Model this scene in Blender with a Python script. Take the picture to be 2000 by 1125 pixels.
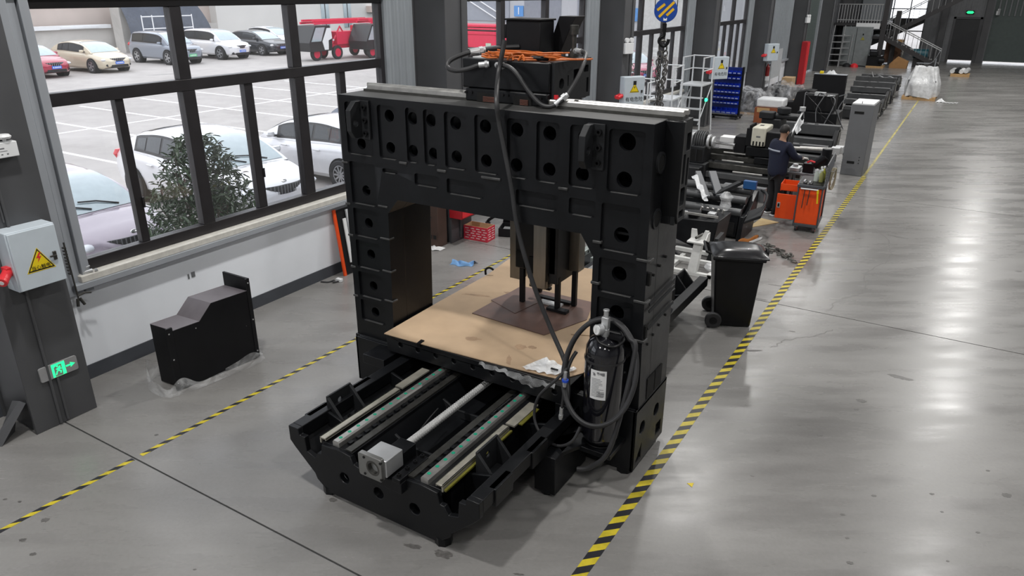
import bpy, math, random
from mathutils import Vector, Matrix, Quaternion
from mathutils.geometry import tessellate_polygon
for o in list(bpy.data.objects): bpy.data.objects.remove(o)
SC = bpy.context.scene
COL = SC.collection
R = math.radians
random.seed(7)

# ---------------------------------------------------------------- camera
camd = bpy.data.cameras.new('camera')
cam = bpy.data.objects.new('camera', camd); COL.objects.link(cam)
yaw, pit, roll = -0.551326, 0.387084, -0.002186
fw = Vector((math.sin(yaw)*math.cos(pit), math.cos(yaw)*math.cos(pit), -math.sin(pit)))
rt = Vector((math.cos(yaw), -math.sin(yaw), 0)); dn = fw.cross(rt)
r2 = rt*math.cos(roll)+dn*math.sin(roll); d2 = -rt*math.sin(roll)+dn*math.cos(roll)
cam.matrix_world = Matrix(((r2.x,-d2.x,-fw.x,0),(r2.y,-d2.y,-fw.y,0),(r2.z,-d2.z,-fw.z,4.0),(0,0,0,1)))
camd.sensor_fit = 'HORIZONTAL'; camd.sensor_width = 36.0; camd.lens = 1421.6/2000*36.0
camd.clip_end = 400
SC.camera = cam
# ---------------------------------------------------------------- sky, lamps, exposure
SC.view_settings.view_transform = 'Standard'; SC.view_settings.look = 'None'
SC.view_settings.exposure = 0.1; SC.view_settings.gamma = 1.0; SC.view_settings.use_curve_mapping = False
W = bpy.data.worlds.new('overcast'); SC.world = W; W.use_nodes = True
bg = W.node_tree.nodes['Background']; bg.inputs['Color'].default_value = (0.93, 0.95, 1.0, 1); bg.inputs['Strength'].default_value = 2.15
LAMP_W = 220.0
def high_bay(x, y, p=1.0):
    l = bpy.data.lights.new('high_bay_lamp', 'AREA'); l.shape = 'DISK'; l.size = 0.45; l.energy = LAMP_W*p
    l.color = (1.0, 0.985, 0.96)
    o = bpy.data.objects.new('high_bay_lamp', l); COL.objects.link(o); o.location = (x, y, 8.2)
    o['label'] = 'round high bay lamp hanging under the workshop roof'; o['category'] = 'lamp'; o['group'] = 'high bay lamps'
for yy in (-4.0, 2.6, 9.4, 16.2, 23.0, 29.8, 36.6, 43.4):
    for xx in (-4.6, 1.2, 7.5): high_bay(xx, yy, {-4.6:1.1, 1.2:.66, 7.5:.32}[xx]*((0.6 if xx < 0 else 1.7) if yy > 20 else 1.0))

# ---------------------------------------------------------------- helpers
def setp(o, label=None, cat=None, group=None, kind=None):
    if label: o['label'] = label
    if cat: o['category'] = cat
    if group: o['group'] = group
    if kind: o['kind'] = kind
    return o
WM = {}
def wmat(o): return WM.get(o.as_pointer(), Matrix.Identity(4))
def thing(name, label, cat, loc=(0,0,0), rz=0.0, group=None):
    o = bpy.data.objects.new(name, None); o.empty_display_size = 0.1; COL.objects.link(o)
    o.location = loc; o.rotation_euler = (0, 0, rz)
    WM[o.as_pointer()] = Matrix.Translation(loc) @ Matrix.Rotation(rz, 4, 'Z')
    return setp(o, label, cat, group)
def dup(root, loc, rz=None, label=None, name=None):
    def cp(o, par):
        c = o.copy(); COL.objects.link(c); c.parent = par
        if 'category' in c and par is not None: pass
        for ch in o.children: cp(ch, c)
        return c
    c = cp(root, None); c.location = loc
    if rz is not None: c.rotation_euler = (0, 0, rz)
    if label: c['label'] = label
    return c
def cat_rom(pts, n=6):
    P = [Vector(p) for p in pts]; out = []
    for i in range(len(P)-1):
        a = P[max(i-1,0)]; b = P[i]; c = P[i+1]; d = P[min(i+2,len(P)-1)]
        for k in range(n):
            t = k/n
            out.append(0.5*((2*b)+(c-a)*t+(2*a-5*b+4*c-d)*t*t+(3*b-a-3*c+d)*t**3))
    out.append(P[-1]); return out
class MB:
    def __init__(s): s.v = []; s.f = []
    def add(s, v, f, M=None):
        n = len(s.v)
        s.v += [(M @ Vector(p)) if M is not None else Vector(p) for p in v]
        s.f += [tuple(i+n for i in q) for q in f]; return s
    def box(s, x0, x1, y0, y1, z0, z1, M=None):
        if x0>x1: x0,x1=x1,x0
        if y0>y1: y0,y1=y1,y0
        if z0>z1: z0,z1=z1,z0
        v = [(x0,y0,z0),(x1,y0,z0),(x1,y1,z0),(x0,y1,z0),(x0,y0,z1),(x1,y0,z1),(x1,y1,z1),(x0,y1,z1)]
        return s.add(v, [(3,2,1,0),(4,5,6,7),(0,1,5,4),(1,2,6,5),(2,3,7,6),(3,0,4,7)], M)
    def hexa(s, b, t, M=None):   # 4 bottom + 4 top points
        return s.add(list(b)+list(t), [(3,2,1,0),(4,5,6,7),(0,1,5,4),(1,2,6,5),(2,3,7,6),(3,0,4,7)], M)
    def cyl(s, p0, p1, r, n=16, r2=None, M=None):
        p0 = Vector(p0); p1 = Vector(p1); r2 = r if r2 is None else r2
        d = (p1-p0).normalized(); u = d.orthogonal().normalized(); w = d.cross(u)
        v = []; 
        for p, rr in ((p0,r),(p1,r2)):
            for k in range(n):
                a = 2*math.pi*k/n; v.append(p+(u*math.cos(a)+w*math.sin(a))*rr)
        f = [(k,(k+1)%n,n+(k+1)%n,n+k) for k in range(n)]+[tuple(range(n))[::-1], tuple(range(n,2*n))]
        return s.add(v, f, M)
    def ring(s, p0, p1, ro, ri, n=24, M=None):
        p0 = Vector(p0); p1 = Vector(p1)
        d = (p1-p0).normalized(); u = d.orthogonal().normalized(); w = d.cross(u); v = []
        for p, rr in ((p0,ro),(p1,ro),(p1,ri),(p0,ri)):
            for k in range(n):
                a = 2*math.pi*k/n; v.append(p+(u*math.cos(a)+w*math.sin(a))*rr)
        f = []
        for j in range(4):
            for k in range(n): f.append((j*n+k, j*n+(k+1)%n, ((j+1)%4)*n+(k+1)%n, ((j+1)%4)*n+k))
        return s.add(v, f, M)
    def tube(s, pts, r, n=8, sm=0, M=None):
        P = cat_rom(pts, sm) if sm else [Vector(p) for p in pts]
        v = []; f = []; u = None
        for i, p in enumerate(P):
            d = (P[min(i+1,len(P)-1)]-P[max(i-1,0)])
            d = d.normalized() if d.length > 1e-9 else Vector((0,0,1))
            if u is None: u = d.orthogonal().normalized()
            u = (u-d*u.dot(d)); u = u.normalized() if u.length > 1e-6 else d.orthogonal().normalized()
            w = d.cross(u)
            for k in range(n):
                a = 2*math.pi*k/n; v.append(p+(u*math.cos(a)+w*math.sin(a))*r)
        for i in range(len(P)-1):
            for k in range(n): f.append((i*n+k, i*n+(k+1)%n, (i+1)*n+(k+1)%n, (i+1)*n+k))
        f += [tuple(range(n))[::-1], tuple(range((len(P)-1)*n, len(P)*n))]
        return s.add(v, f, M)
    def lathe(s, prof, c=(0,0,0), n=24, M=None):
        v = []; f = []; c = Vector(c)
        for r, z in prof:
            for k in range(n):
                a = 2*math.pi*k/n; v.append(c+Vector((r*math.cos(a), r*math.sin(a), z)))
        m = len(prof)
        for j in range(m-1):
            for k in range(n): f.append((j*n+k, j*n+(k+1)%n, (j+1)*n+(k+1)%n, (j+1)*n+k))
        f += [tuple(range(n))[::-1], tuple(range((m-1)*n, m*n))]
        return s.add(v, f, M)
    def plate(s, outer, axis, a, b, holes=(), M=None):
        """flat plate with holes; 2-D points in the plane normal to axis: x->(y,z) y->(x,z) z->(x,y)"""
        loops = [list(outer)]+[list(h) for h in holes]
        def area(l): return sum(l[i][0]*l[(i+1)%len(l)][1]-l[(i+1)%len(l)][0]*l[i][1] for i in range(len(l)))
        if area(loops[0]) < 0: loops[0].reverse()
        for i in range(1, len(loops)):
            if area(loops[i]) > 0: loops[i].reverse()
        flat = [p for l in loops for p in l]; n = len(flat)
        if len(loops) == 1 and n <= 4: tris = [tuple(range(n))]
        else: tris = tessellate_polygon([[Vector((p[0],p[1],0)) for p in l] for l in loops])
        def P(p, t): return {'x':(t,p[0],p[1]), 'y':(p[0],t,p[1]), 'z':(p[0],p[1],t)}[axis]
        v = [P(p,a) for p in flat]+[P(p,b) for p in flat]; f = []
        flip = (axis == 'y') ^ (b < a)
        for t in tris:
            t = tuple(t)
            ar = sum(flat[t[i]][0]*flat[t[(i+1)%len(t)]][1]-flat[t[(i+1)%len(t)]][0]*flat[t[i]][1] for i in range(len(t)))
            if (ar < 0): t = t[::-1]
            if flip: f += [t, tuple(i+n for i in t[::-1])]
            else: f += [t[::-1], tuple(i+n for i in t)]
        k0 = 0
        for l in loops:
            m = len(l)
            for k in range(m):
                i, j = k0+k, k0+(k+1)%m
                f.append((j,i,i+n,j+n) if flip else (i,j,j+n,i+n))
            k0 += m
        return s.add(v, f, M)
    def grid(s, fn, nu, nv, M=None):
        v = [fn(i/nu, j/nv) for j in range(nv+1) for i in range(nu+1)]
        f = [(j*(nu+1)+i, j*(nu+1)+i+1, (j+1)*(nu+1)+i+1, (j+1)*(nu+1)+i) for j in range(nv) for i in range(nu)]
        return s.add(v, f, M)
    def build(s, name, m, parent=None, bev=0.0, local=False, smooth=True, ang=35, sub=0, label=None, solid=0.0, kind=None):
        me = bpy.data.meshes.new(name); V = s.v
        if parent is not None and not local:
            iv = wmat(parent).inverted(); V = [iv @ p for p in V]
        me.from_pydata([tuple(p) for p in V], [], s.f); me.update()
        if m is not None:
            for mm in (m if isinstance(m, (list,tuple)) else [m]): me.materials.append(mm)
        if smooth:
            me.polygons.foreach_set('use_smooth', [True]*len(me.polygons))
            me.set_sharp_from_angle(angle=R(ang))
        o = bpy.data.objects.new(name, me); COL.objects.link(o)
        if parent is not None:
            o.parent = parent; WM[o.as_pointer()] = wmat(parent)
        if solid:
            md = o.modifiers.new('solid', 'SOLIDIFY'); md.thickness = solid; md.offset = 0
        if sub:
            md = o.modifiers.new('sub', 'SUBSURF'); md.levels = sub; md.render_levels = sub
        if bev:
            md = o.modifiers.new('bevel', 'BEVEL'); md.width = bev; md.segments = 2; md.limit_method = 'ANGLE'; md.angle_limit = R(40)
        if label: o['label'] = label
        if kind: o['kind'] = kind
        return o
def rrect(x0, x1, z0, z1, r=0.02, n=3):
    out = []
    for cx, cz, a0 in ((x1-r,z1-r,0),(x0+r,z1-r,90),(x0+r,z0+r,180),(x1-r,z0+r,270)):
        for k in range(n+1):
            a = R(a0+90*k/n); out.append((cx+r*math.cos(a), cz+r*math.sin(a)))
    return out
def circ(x, z, r, n=20): return [(x+r*math.cos(2*math.pi*k/n), z+r*math.sin(2*math.pi*k/n)) for k in range(n)]
def rect(x0,x1,z0,z1): return [(x0,z0),(x1,z0),(x1,z1),(x0,z1)]
def text_mb(txt, size, M, ext=0.0006):
    """lettering as flat geometry: x to the right, y up in M's own frame, centred"""
    cu = bpy.data.curves.new('lettering','FONT'); cu.body = txt; cu.size = size; cu.extrude = ext; cu.resolution_u = 2
    cu.align_x = 'CENTER'; cu.align_y = 'CENTER'
    o = bpy.data.objects.new('lettering', cu); COL.objects.link(o)
    me = bpy.data.meshes.new_from_object(o.evaluated_get(bpy.context.evaluated_depsgraph_get()))
    b = MB().add([v.co.copy() for v in me.vertices], [tuple(p.vertices) for p in me.polygons], M)
    bpy.data.objects.remove(o); bpy.data.curves.remove(cu); bpy.data.meshes.remove(me)
    return b
# ---------------------------------------------------------------- materials
def NT(name):
    m = bpy.data.materials.new(name); m.use_nodes = True
    nt = m.node_tree; return m, nt, nt.nodes['Principled BSDF']
def ramp(nt, stops, fac):
    n = nt.nodes.new('ShaderNodeValToRGB'); e = n.color_ramp.elements
    while len(e) < len(stops): e.new(0.5)
    for i, (p, c) in enumerate(stops): e[i].position = p; e[i].color = (*c, 1) if len(c) == 3 else c
    nt.links.new(fac, n.inputs['Fac']); return n.outputs['Color']
def noise(nt, scale, detail=4, rough=0.55, coord='Object', stretch=None, dist=0.0):
    t = nt.nodes.new('ShaderNodeTexCoord'); n = nt.nodes.new('ShaderNodeTexNoise')
    n.inputs['Scale'].default_value = scale; n.inputs['Detail'].default_value = detail; n.inputs['Roughness'].default_value = rough
    n.inputs['Distortion'].default_value = dist
    src = t.outputs[coord]
    if stretch:
        mp = nt.nodes.new('ShaderNodeMapping'); mp.inputs['Scale'].default_value = stretch
        nt.links.new(src, mp.inputs['Vector']); src = mp.outputs['Vector']
    nt.links.new(src, n.inputs['Vector']); return n.outputs['Fac']
def mat(name, col, rough=0.5, metal=0.0, var=0.12, scale=6.0, bump=0.0, bscale=40.0, spec=0.5, coat=0.0, alpha=1.0, stretch=None, rvar=0.1):
    m, nt, p = NT(name)
    p.inputs['Metallic'].default_value = metal; p.inputs['Specular IOR Level'].default_value = spec
    p.inputs['Coat Weight'].default_value = coat; p.inputs['Alpha'].default_value = alpha
    f = noise(nt, scale, stretch=stretch)
    c = ramp(nt, [(0.25, tuple(max(0,x*(1-var)) for x in col)), (0.75, tuple(min(1,x*(1+var)) for x in col))], f)
    nt.links.new(c, p.inputs['Base Color'])
    mr = nt.nodes.new('ShaderNodeMapRange'); mr.inputs['To Min'].default_value = max(0,rough-rvar); mr.inputs['To Max'].default_value = min(1,rough+rvar)
    nt.links.new(f, mr.inputs['Value']); nt.links.new(mr.outputs['Result'], p.inputs['Roughness'])
    if bump:
        b = nt.nodes.new('ShaderNodeBump'); b.inputs['Strength'].default_value = bump; b.inputs['Distance'].default_value = 0.01
        nt.links.new(noise(nt, bscale, 3), b.inputs['Height']); nt.links.new(b.outputs['Normal'], p.inputs['Normal'])
    return m
def emis(name, col, s):
    m, nt, p = NT(name); p.inputs['Base Color'].default_value = (*col,1)
    p.inputs['Emission Color'].default_value = (*col,1); p.inputs['Emission Strength'].default_value = s; return m
def glassmat(name, tint=(0.97,0.98,0.98), refl=1.0, dirt=0.0):
    m = bpy.data.materials.new(name); m.use_nodes = True; nt = m.node_tree; nt.nodes.clear()
    o = nt.nodes.new('ShaderNodeOutputMaterial'); t = nt.nodes.new('ShaderNodeBsdfTransparent'); g = nt.nodes.new('ShaderNodeBsdfGlossy')
    t.inputs['Color'].default_value = (*tint,1); g.inputs['Roughness'].default_value = 0.02; g.inputs['Color'].default_value = (refl,refl,refl,1)
    fr = nt.nodes.new('ShaderNodeFresnel'); ge = nt.nodes.new('ShaderNodeNewGeometry'); mi = nt.nodes.new('ShaderNodeMapRange')
    mi.inputs['To Min'].default_value = 1.45; mi.inputs['To Max'].default_value = 1/1.45   # same Fresnel on both faces of the thin pane
    nt.links.new(ge.outputs['Backfacing'], mi.inputs['Value']); nt.links.new(mi.outputs['Result'], fr.inputs['IOR'])
    mx = nt.nodes.new('ShaderNodeMixShader'); nt.links.new(fr.outputs[0], mx.inputs[0]); nt.links.new(t.outputs[0], mx.inputs[1]); nt.links.new(g.outputs[0], mx.inputs[2])
    out = mx.outputs[0]
    if dirt:
        d = nt.nodes.new('ShaderNodeBsdfDiffuse'); d.inputs['Color'].default_value = (0.8,0.8,0.8,1)
        m2 = nt.nodes.new('ShaderNodeMixShader'); m2.inputs[0].default_value = dirt
        nt.links.new(out, m2.inputs[1]); nt.links.new(d.outputs[0], m2.inputs[2]); out = m2.outputs[0]
    nt.links.new(out, o.inputs['Surface']); return m
def filmmat(name, a=0.35, col=(0.85,0.86,0.87), rough=0.22):
    """crumpled clear plastic film"""
    m = bpy.data.materials.new(name); m.use_nodes = True; nt = m.node_tree; p = nt.nodes['Principled BSDF']
    p.inputs['Base Color'].default_value = (*col,1); p.inputs['Roughness'].default_value = rough
    o = nt.nodes['Material Output']; t = nt.nodes.new('ShaderNodeBsdfTransparent'); mx = nt.nodes.new('ShaderNodeMixShader')
    f = noise(nt, 4.0, 3, dist=1.2); mr = nt.nodes.new('ShaderNodeMapRange')
    mr.inputs['From Min'].default_value = 0.3; mr.inputs['From Max'].default_value = 0.7
    mr.inputs['To Min'].default_value = max(0,a-0.2); mr.inputs['To Max'].default_value = min(1,a+0.25)
    nt.links.new(f, mr.inputs['Value']); nt.links.new(mr.outputs['Result'], mx.inputs[0])
    nt.links.new(t.outputs[0], mx.inputs[1]); nt.links.new(p.outputs[0], mx.inputs[2]); nt.links.new(mx.outputs[0], o.inputs['Surface'])
    b = nt.nodes.new('ShaderNodeBump'); b.inputs['Strength'].default_value = 0.5; b.inputs['Distance'].default_value = 0.03
    nt.links.new(noise(nt, 7.0, 3, dist=1.5), b.inputs['Height']); nt.links.new(b.outputs['Normal'], p.inputs['Normal'])
    return m
def striped(name, c1, c2, period, slope, width=0.5, axis=(0,1)):
    """diagonal bands in object space: phase = along + slope*across"""
    m, nt, p = NT(name)
    t = nt.nodes.new('ShaderNodeTexCoord'); s = nt.nodes.new('ShaderNodeSeparateXYZ'); nt.links.new(t.outputs['Object'], s.inputs[0])
    a = nt.nodes.new('ShaderNodeMath'); a.operation = 'MULTIPLY_ADD'; a.inputs[1].default_value = slope
    nt.links.new(s.outputs[axis[0]], a.inputs[0]); nt.links.new(s.outputs[axis[1]], a.inputs[2])
    d = nt.nodes.new('ShaderNodeMath'); d.operation = 'DIVIDE'; d.inputs[1].default_value = period; nt.links.new(a.outputs[0], d.inputs[0])
    fr = nt.nodes.new('ShaderNodeMath'); fr.operation = 'FRACT'; nt.links.new(d.outputs[0], fr.inputs[0])
    g = nt.nodes.new('ShaderNodeMath'); g.operation = 'GREATER_THAN'; g.inputs[1].default_value = width; nt.links.new(fr.outputs[0], g.inputs[0])
    mx = nt.nodes.new('ShaderNodeMix'); mx.data_type = 'RGBA'; nt.links.new(g.outputs[0], mx.inputs[0])
    mx.inputs[6].default_value = (*c1,1); mx.inputs[7].default_value = (*c2,1)
    wn = ramp(nt, [(0.3,(0.72,0.72,0.72)),(0.6,(1,1,1))], noise(nt, 11, 5))
    m2 = nt.nodes.new('ShaderNodeMix'); m2.data_type = 'RGBA'; m2.blend_type = 'MULTIPLY'; m2.inputs[0].default_value = 1
    nt.links.new(mx.outputs[2], m2.inputs[6]); nt.links.new(wn, m2.inputs[7]); nt.links.new(m2.outputs[2], p.inputs['Base Color'])
    p.inputs['Roughness'].default_value = 0.45; return m
M_cast = mat('black_cast_paint', (0.0062,0.0067,0.008), 0.36, var=0.25, scale=5, bump=0.06, bscale=30, spec=0.3)
M_cast2 = mat('charcoal_cast_paint', (0.017,0.018,0.02), 0.5, var=0.25, scale=5, bump=0.1, spec=0.3)
M_black = mat('black_sheet_paint', (0.008,0.008,0.0095), 0.5, var=0.15, spec=0.25)
M_dkplast = mat('black_plastic', (0.008,0.008,0.009), 0.38, var=0.2, spec=0.25)
M_rubber = mat('black_rubber', (0.028,0.028,0.030), 0.5, var=0.2)
M_hole = mat('dark_interior', (0.003,0.003,0.003), 0.9)
M_steel = mat('ground_steel', (0.52,0.51,0.49), 0.36, 0.8, var=0.2, scale=9)
M_dsteel = mat('oiled_dark_steel', (0.11,0.108,0.1), 0.38, 0.8, var=0.3, scale=12)
M_chrome = mat('bright_steel', (0.78,0.78,0.78), 0.16, 1.0, var=0.08)
M_alu = mat('cast_aluminium', (0.62,0.63,0.64), 0.42, 0.7, var=0.1)
M_tan = mat('tan_rail_cover', (0.42,0.40,0.34), 0.4, 0.5, var=0.25, scale=8)
M_col = mat('column_grey_paint', (0.072,0.073,0.078), 0.5, var=0.1, scale=2)
M_trim = mat('grey_flashing', (0.34,0.36,0.39), 0.45, var=0.06, scale=2)
M_rib = mat('ribbed_grey_sheet', (0.30,0.325,0.35), 0.45, var=0.06, scale=2)
M_wall = mat('white_wall_paint', (0.86,0.89,0.94), 0.6, var=0.05, scale=1.3, bump=0.03)
M_base = mat('dark_skirting_paint', (0.058,0.063,0.075), 0.5, var=0.12)
M_frame = mat('dark_window_frame', (0.018,0.016,0.018), 0.42, var=0.1)
M_sill = mat('pale_stone_sill', (0.62,0.60,0.55), 0.55, var=0.12, scale=14)
M_glass = glassmat('window_glass', (0.96,0.97,0.98), 0.9, 0.02)
M_box = mat('pale_grey_enamel', (0.54,0.60,0.65), 0.4, var=0.05)
M_yellow = mat('yellow_print', (0.80,0.60,0.01), 0.5, var=0.05)
M_ink = mat('black_print', (0.01,0.01,0.01), 0.5)
M_red = mat('red_enamel', (0.42,0.012,0.02), 0.4, var=0.1)
M_redp = mat('red_plastic', (0.72,0.03,0.04), 0.35, var=0.08)
M_white = mat('white_enamel', (0.78,0.79,0.80), 0.4, var=0.05)
M_paper = mat('white_paper', (0.8,0.8,0.8), 0.7, var=0.06)
M_grey = mat('grey_enamel', (0.14,0.144,0.152), 0.45, var=0.05)
M_orange = mat('orange_enamel', (0.80,0.075,0.006), 0.42, var=0.06)
M_blue = mat('blue_plastic', (0.005,0.03,0.42), 0.35, var=0.15)
M_card = mat('brown_cardboard', (0.50,0.34,0.19), 0.75, var=0.12, scale=3)
M_wood = mat('plywood', (0.50,0.31,0.14), 0.6, var=0.2, scale=3, stretch=(1,12,1))
M_film = filmmat('clear_film', 0.26)
M_film3 = filmmat('thin_wrap_film', 0.2, (0.75,0.76,0.78))
M_film2 = filmmat('white_film', 0.85, (0.82,0.83,0.84))
# ================================================================ SETTING
def struct(b, name, m, parent=None, **k):
    o = b.build(name, m, parent, **k)
    if parent is None: o['kind'] = 'structure'
    return o
def sgroup(name, loc=(0,0,0)):
    o = bpy.data.objects.new(name, None); COL.objects.link(o); o.location = loc; o['kind'] = 'structure'
    WM[o.as_pointer()] = Matrix.Translation(loc); return o
PITCH = 6.83
COLY = [3.0+PITCH*k for k in range(-1, 8)]
# --- polished concrete floor, saw-cut into slabs
m, nt, p = NT('polished_concrete'); M_floor = m
def swept(nt, scale, detail, rough, sx, sy, rot=-0.55):
    """noise drawn out along the direction in which the floor was power-trowelled"""
    t = nt.nodes.new('ShaderNodeTexCoord'); a = nt.nodes.new('ShaderNodeMapping'); a.inputs['Rotation'].default_value = (0,0,rot)
    b = nt.nodes.new('ShaderNodeMapping'); b.inputs['Scale'].default_value = (sx,sy,1); n = nt.nodes.new('ShaderNodeTexNoise')
    n.inputs['Scale'].default_value = scale; n.inputs['Detail'].default_value = detail; n.inputs['Roughness'].default_value = rough
    nt.links.new(t.outputs['Object'], a.inputs['Vector']); nt.links.new(a.outputs['Vector'], b.inputs['Vector']); nt.links.new(b.outputs['Vector'], n.inputs['Vector'])
    return n.outputs['Fac']
f1 = swept(nt, 0.6, 5, .55, .45, 1.0); f2 = swept(nt, 1.6, 6, .6, .35, 1.6); f3 = noise(nt, 30, 4, 0.7)
c1 = ramp(nt, [(0.25,(0.178,0.172,0.166)),(0.5,(0.235,0.228,0.22)),(0.75,(0.295,0.287,0.278))], f1)
c2 = ramp(nt, [(0.25,(0.80,0.80,0.80)),(0.5,(0.97,0.97,0.97)),(0.75,(1.10,1.10,1.10))], f2)
c3 = ramp(nt, [(0.2,(0.88,0.88,0.88)),(0.6,(1,1,1))], f3)
def mul(nt, a, b):
    x = nt.nodes.new('ShaderNodeMix'); x.data_type = 'RGBA'; x.blend_type = 'MULTIPLY'; x.inputs[0].default_value = 1.0
    nt.links.new(a, x.inputs[6]); nt.links.new(b, x.inputs[7]); return x.outputs[2]
nt.links.new(mul(nt, mul(nt, c1, c2), c3), p.inputs['Base Color'])
mr = nt.nodes.new('ShaderNodeMapRange'); mr.inputs['From Min'].default_value = 0.3; mr.inputs['From Max'].default_value = 0.7
mr.inputs['To Min'].default_value = 0.2; mr.inputs['To Max'].default_value = 0.36
nt.links.new(f2, mr.inputs['Value']); nt.links.new(mr.outputs['Result'], p.inputs['Roughness']); p.inputs['Specular IOR Level'].default_value = 0.4
M_joint = mat('joint_filler', (0.03,0.03,0.03), 0.8)
fl = struct(MB().box(-8.3, 14.2, -8.3, 55.5, -0.14, -0.006), 'floor', M_joint)
ys = [-8.2]+[2.97+PITCH*k for k in range(-1, 8)]+[55.4]
for a, b in zip(ys[:-1], ys[1:]):
    MB().box(-8.2, 14.1, a+0.008, b-0.008, -0.006, 0.0).build('floor_slab', M_floor, fl)
# dark stains and cracks lying in the floor surface
M_stain = mat('oil_stain', (0.11,0.105,0.10), 0.4, var=0.4, scale=30)
def blot(x, y, rx, ry, a=0.0, seed=1, z=0.0012):
    rnd = random.Random(seed); n = 22; pts = []
    for k in range(n):
        t = 2*math.pi*k/n; q = 0.6+0.4*rnd.random()
        u, v = rx*q*math.cos(t), ry*q*math.sin(t); pts.append((x+u*math.cos(a)-v*math.sin(a), y+u*math.sin(a)+v*math.cos(a)))
    return pts
SPOTXY = [(-0.35, 7.62, 0.06), (-0.37, 7.41, 0.03), (1.16, 13.09, 0.06), (-0.6, 6.71, 0.03), (-0.81, 6.79, 0.02), (-0.03, 5.98, 0.025), (-0.22, 5.58, 0.025), (-0.14, 5.3, 0.02), (0.39, 6.27, 0.025), (0.8, 6.91, 0.02), (0.94, 6.59, 0.05), (0.74, 5.92, 0.02), (-0.08, 5.02, 0.03), (-0.99, 5.71, 0.02), (0.55, 5.43, 0.015), (-6.16, 2.09, 0.02), (-5.74, 2.08, 0.045), (-5.65, 1.86, 0.035), (-5.42, 1.82, 0.03), (-6.3, 2.04, 0.02), (0.48, 6.05, 0.015), (-0.89, 6.23, 0.02), (-6.09, 3.31, 0.025), (-4.23, 2.37, 0.015)]
SPOTS = [(x,y,r,r*.7,.5) for x, y, r in SPOTXY]
for i, (x, y, rx, ry, a) in enumerate([(-3.0,3.42,.09,.03,.3),(-3.93,3.5,.05,.03,.5),(-2.75,3.47,.09,.05,.2),(-1.62,8.2,.11,.03,.6),(-1.35,9.0,.05,.02,.2),(-1.95,9.85,.1,.03,0),(-1.9,10.5,.13,.02,.1),(-1.75,10.4,.09,.02,.3),(-0.62,14.0,.22,.05,-.2),(-0.05,8.4,.16,.05,0),(-7.0,8.2,.06,.02,0),(-2.15,3.6,.05,.012,.4)]+SPOTS):
    MB().plate(blot(x,y,rx,ry,a,i+3), 'z', 0.0, 0.0012).build('stain', M_stain, fl, smooth=False)
def crack(pts, w=0.012):
    b = MB(); rnd = random.Random(len(pts)*7); P = cat_rom([(x,y,0.0006) for x,y in pts], 6)
    P = [q+Vector((rnd.uniform(-.03,.03), rnd.uniform(-.03,.03), 0)) for q in P]
    for a, c in zip(P[:-1], P[1:]):
        d = (c-a).normalized(); n = Vector((-d.y,d.x,0))*w*0.5
        b.add([a-n,c-n,c+n,a+n], [(0,1,2,3)])
    return b
crack([(-1.2,14.6),(-0.75,13.7),(-0.62,12.6),(-0.85,11.7),(-0.75,11.0),(-1.0,10.4),(-1.1,9.9)]).build('crack', M_stain, fl, smooth=False)
crack([(-0.9,9.35),(-1.1,8.95),(-1.35,8.7),(-1.45,8.4)]).build('crack', M_stain, fl, smooth=False)
# --- hazard tapes
M_tape = striped('hazard_tape_print', (0.02,0.02,0.025), (0.62,0.50,0.03), 0.187, -1.0)
M_tape2 = striped('hazard_tape_print_left', (0.02,0.02,0.025), (0.62,0.50,0.03), 0.163, -1.3)
M_oldtape = mat('worn_yellow_tape', (0.42,0.36,0.10), 0.5, var=0.5, scale=3)
setp(MB().box(-1.815,-1.715,1.5,18.6,0,0.002).build('hazard_tape', M_tape), 'yellow and black striped floor tape along the open aisle right of the gantry', 'floor tape')
setp(MB().box(-1.80,-1.75,18.6,34.0,0,0.002).build('floor_tape', M_oldtape), 'thin worn yellow floor line running from the grey cabinet to the wrapped pallet', 'floor tape')
setp(MB().box(-5.935,-5.885,0.5,2.955,0,0.002).build('hazard_tape', M_tape2), 'short yellow and black striped floor tape before the floor joint at the near column', 'floor tape')
setp(MB().box(-5.93,-5.88,3.03,14.5,0,0.002).build('hazard_tape', M_tape2), 'yellow and black striped floor tape on the window side of the gantry, beyond the joint', 'floor tape')
# --- window wall
wl = sgroup('wall_left')
def spans(): # bays between columns
    return [(COLY[i], COLY[i+1]) for i in range(len(COLY)-1)]
MB().box(-8.0,-7.72,-8.2,37.12,0,1.10).build('low_wall', M_wall, wl)
struct(MB().box(-7.72,-7.705,-8.2,37.12,0,0.165), 'baseboard_left', M_base)
MB().box(-8.0,-7.72,-8.2,43.95,3.93,9.4).build('upper_cladding', M_rib, wl)
MB().box(-8.0,-7.72,43.95,55,0,9.4).build('end_cladding', M_col, wl)
MB().box(-8.0,-7.72,-8.2,-3.9,1.1,3.93).build('back_cladding', M_rib, wl)
def ribs(b, y0, y1, z0, z1, x=-7.72, d=0.035, step=0.19):
    y = y0; b.box(x-0.05, x, y0, y1, z0, z1)
    while y+0.07 < y1:
        b.hexa([(x,y,z0),(x+d,y+0.02,z0),(x+d,y+0.055,z0),(x,y+0.075,z0)], [(x,y,z1),(x+d,y+0.02,z1),(x+d,y+0.055,z1),(x,y+0.075,z1)]); y += step
    return b
NW = 0
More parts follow.
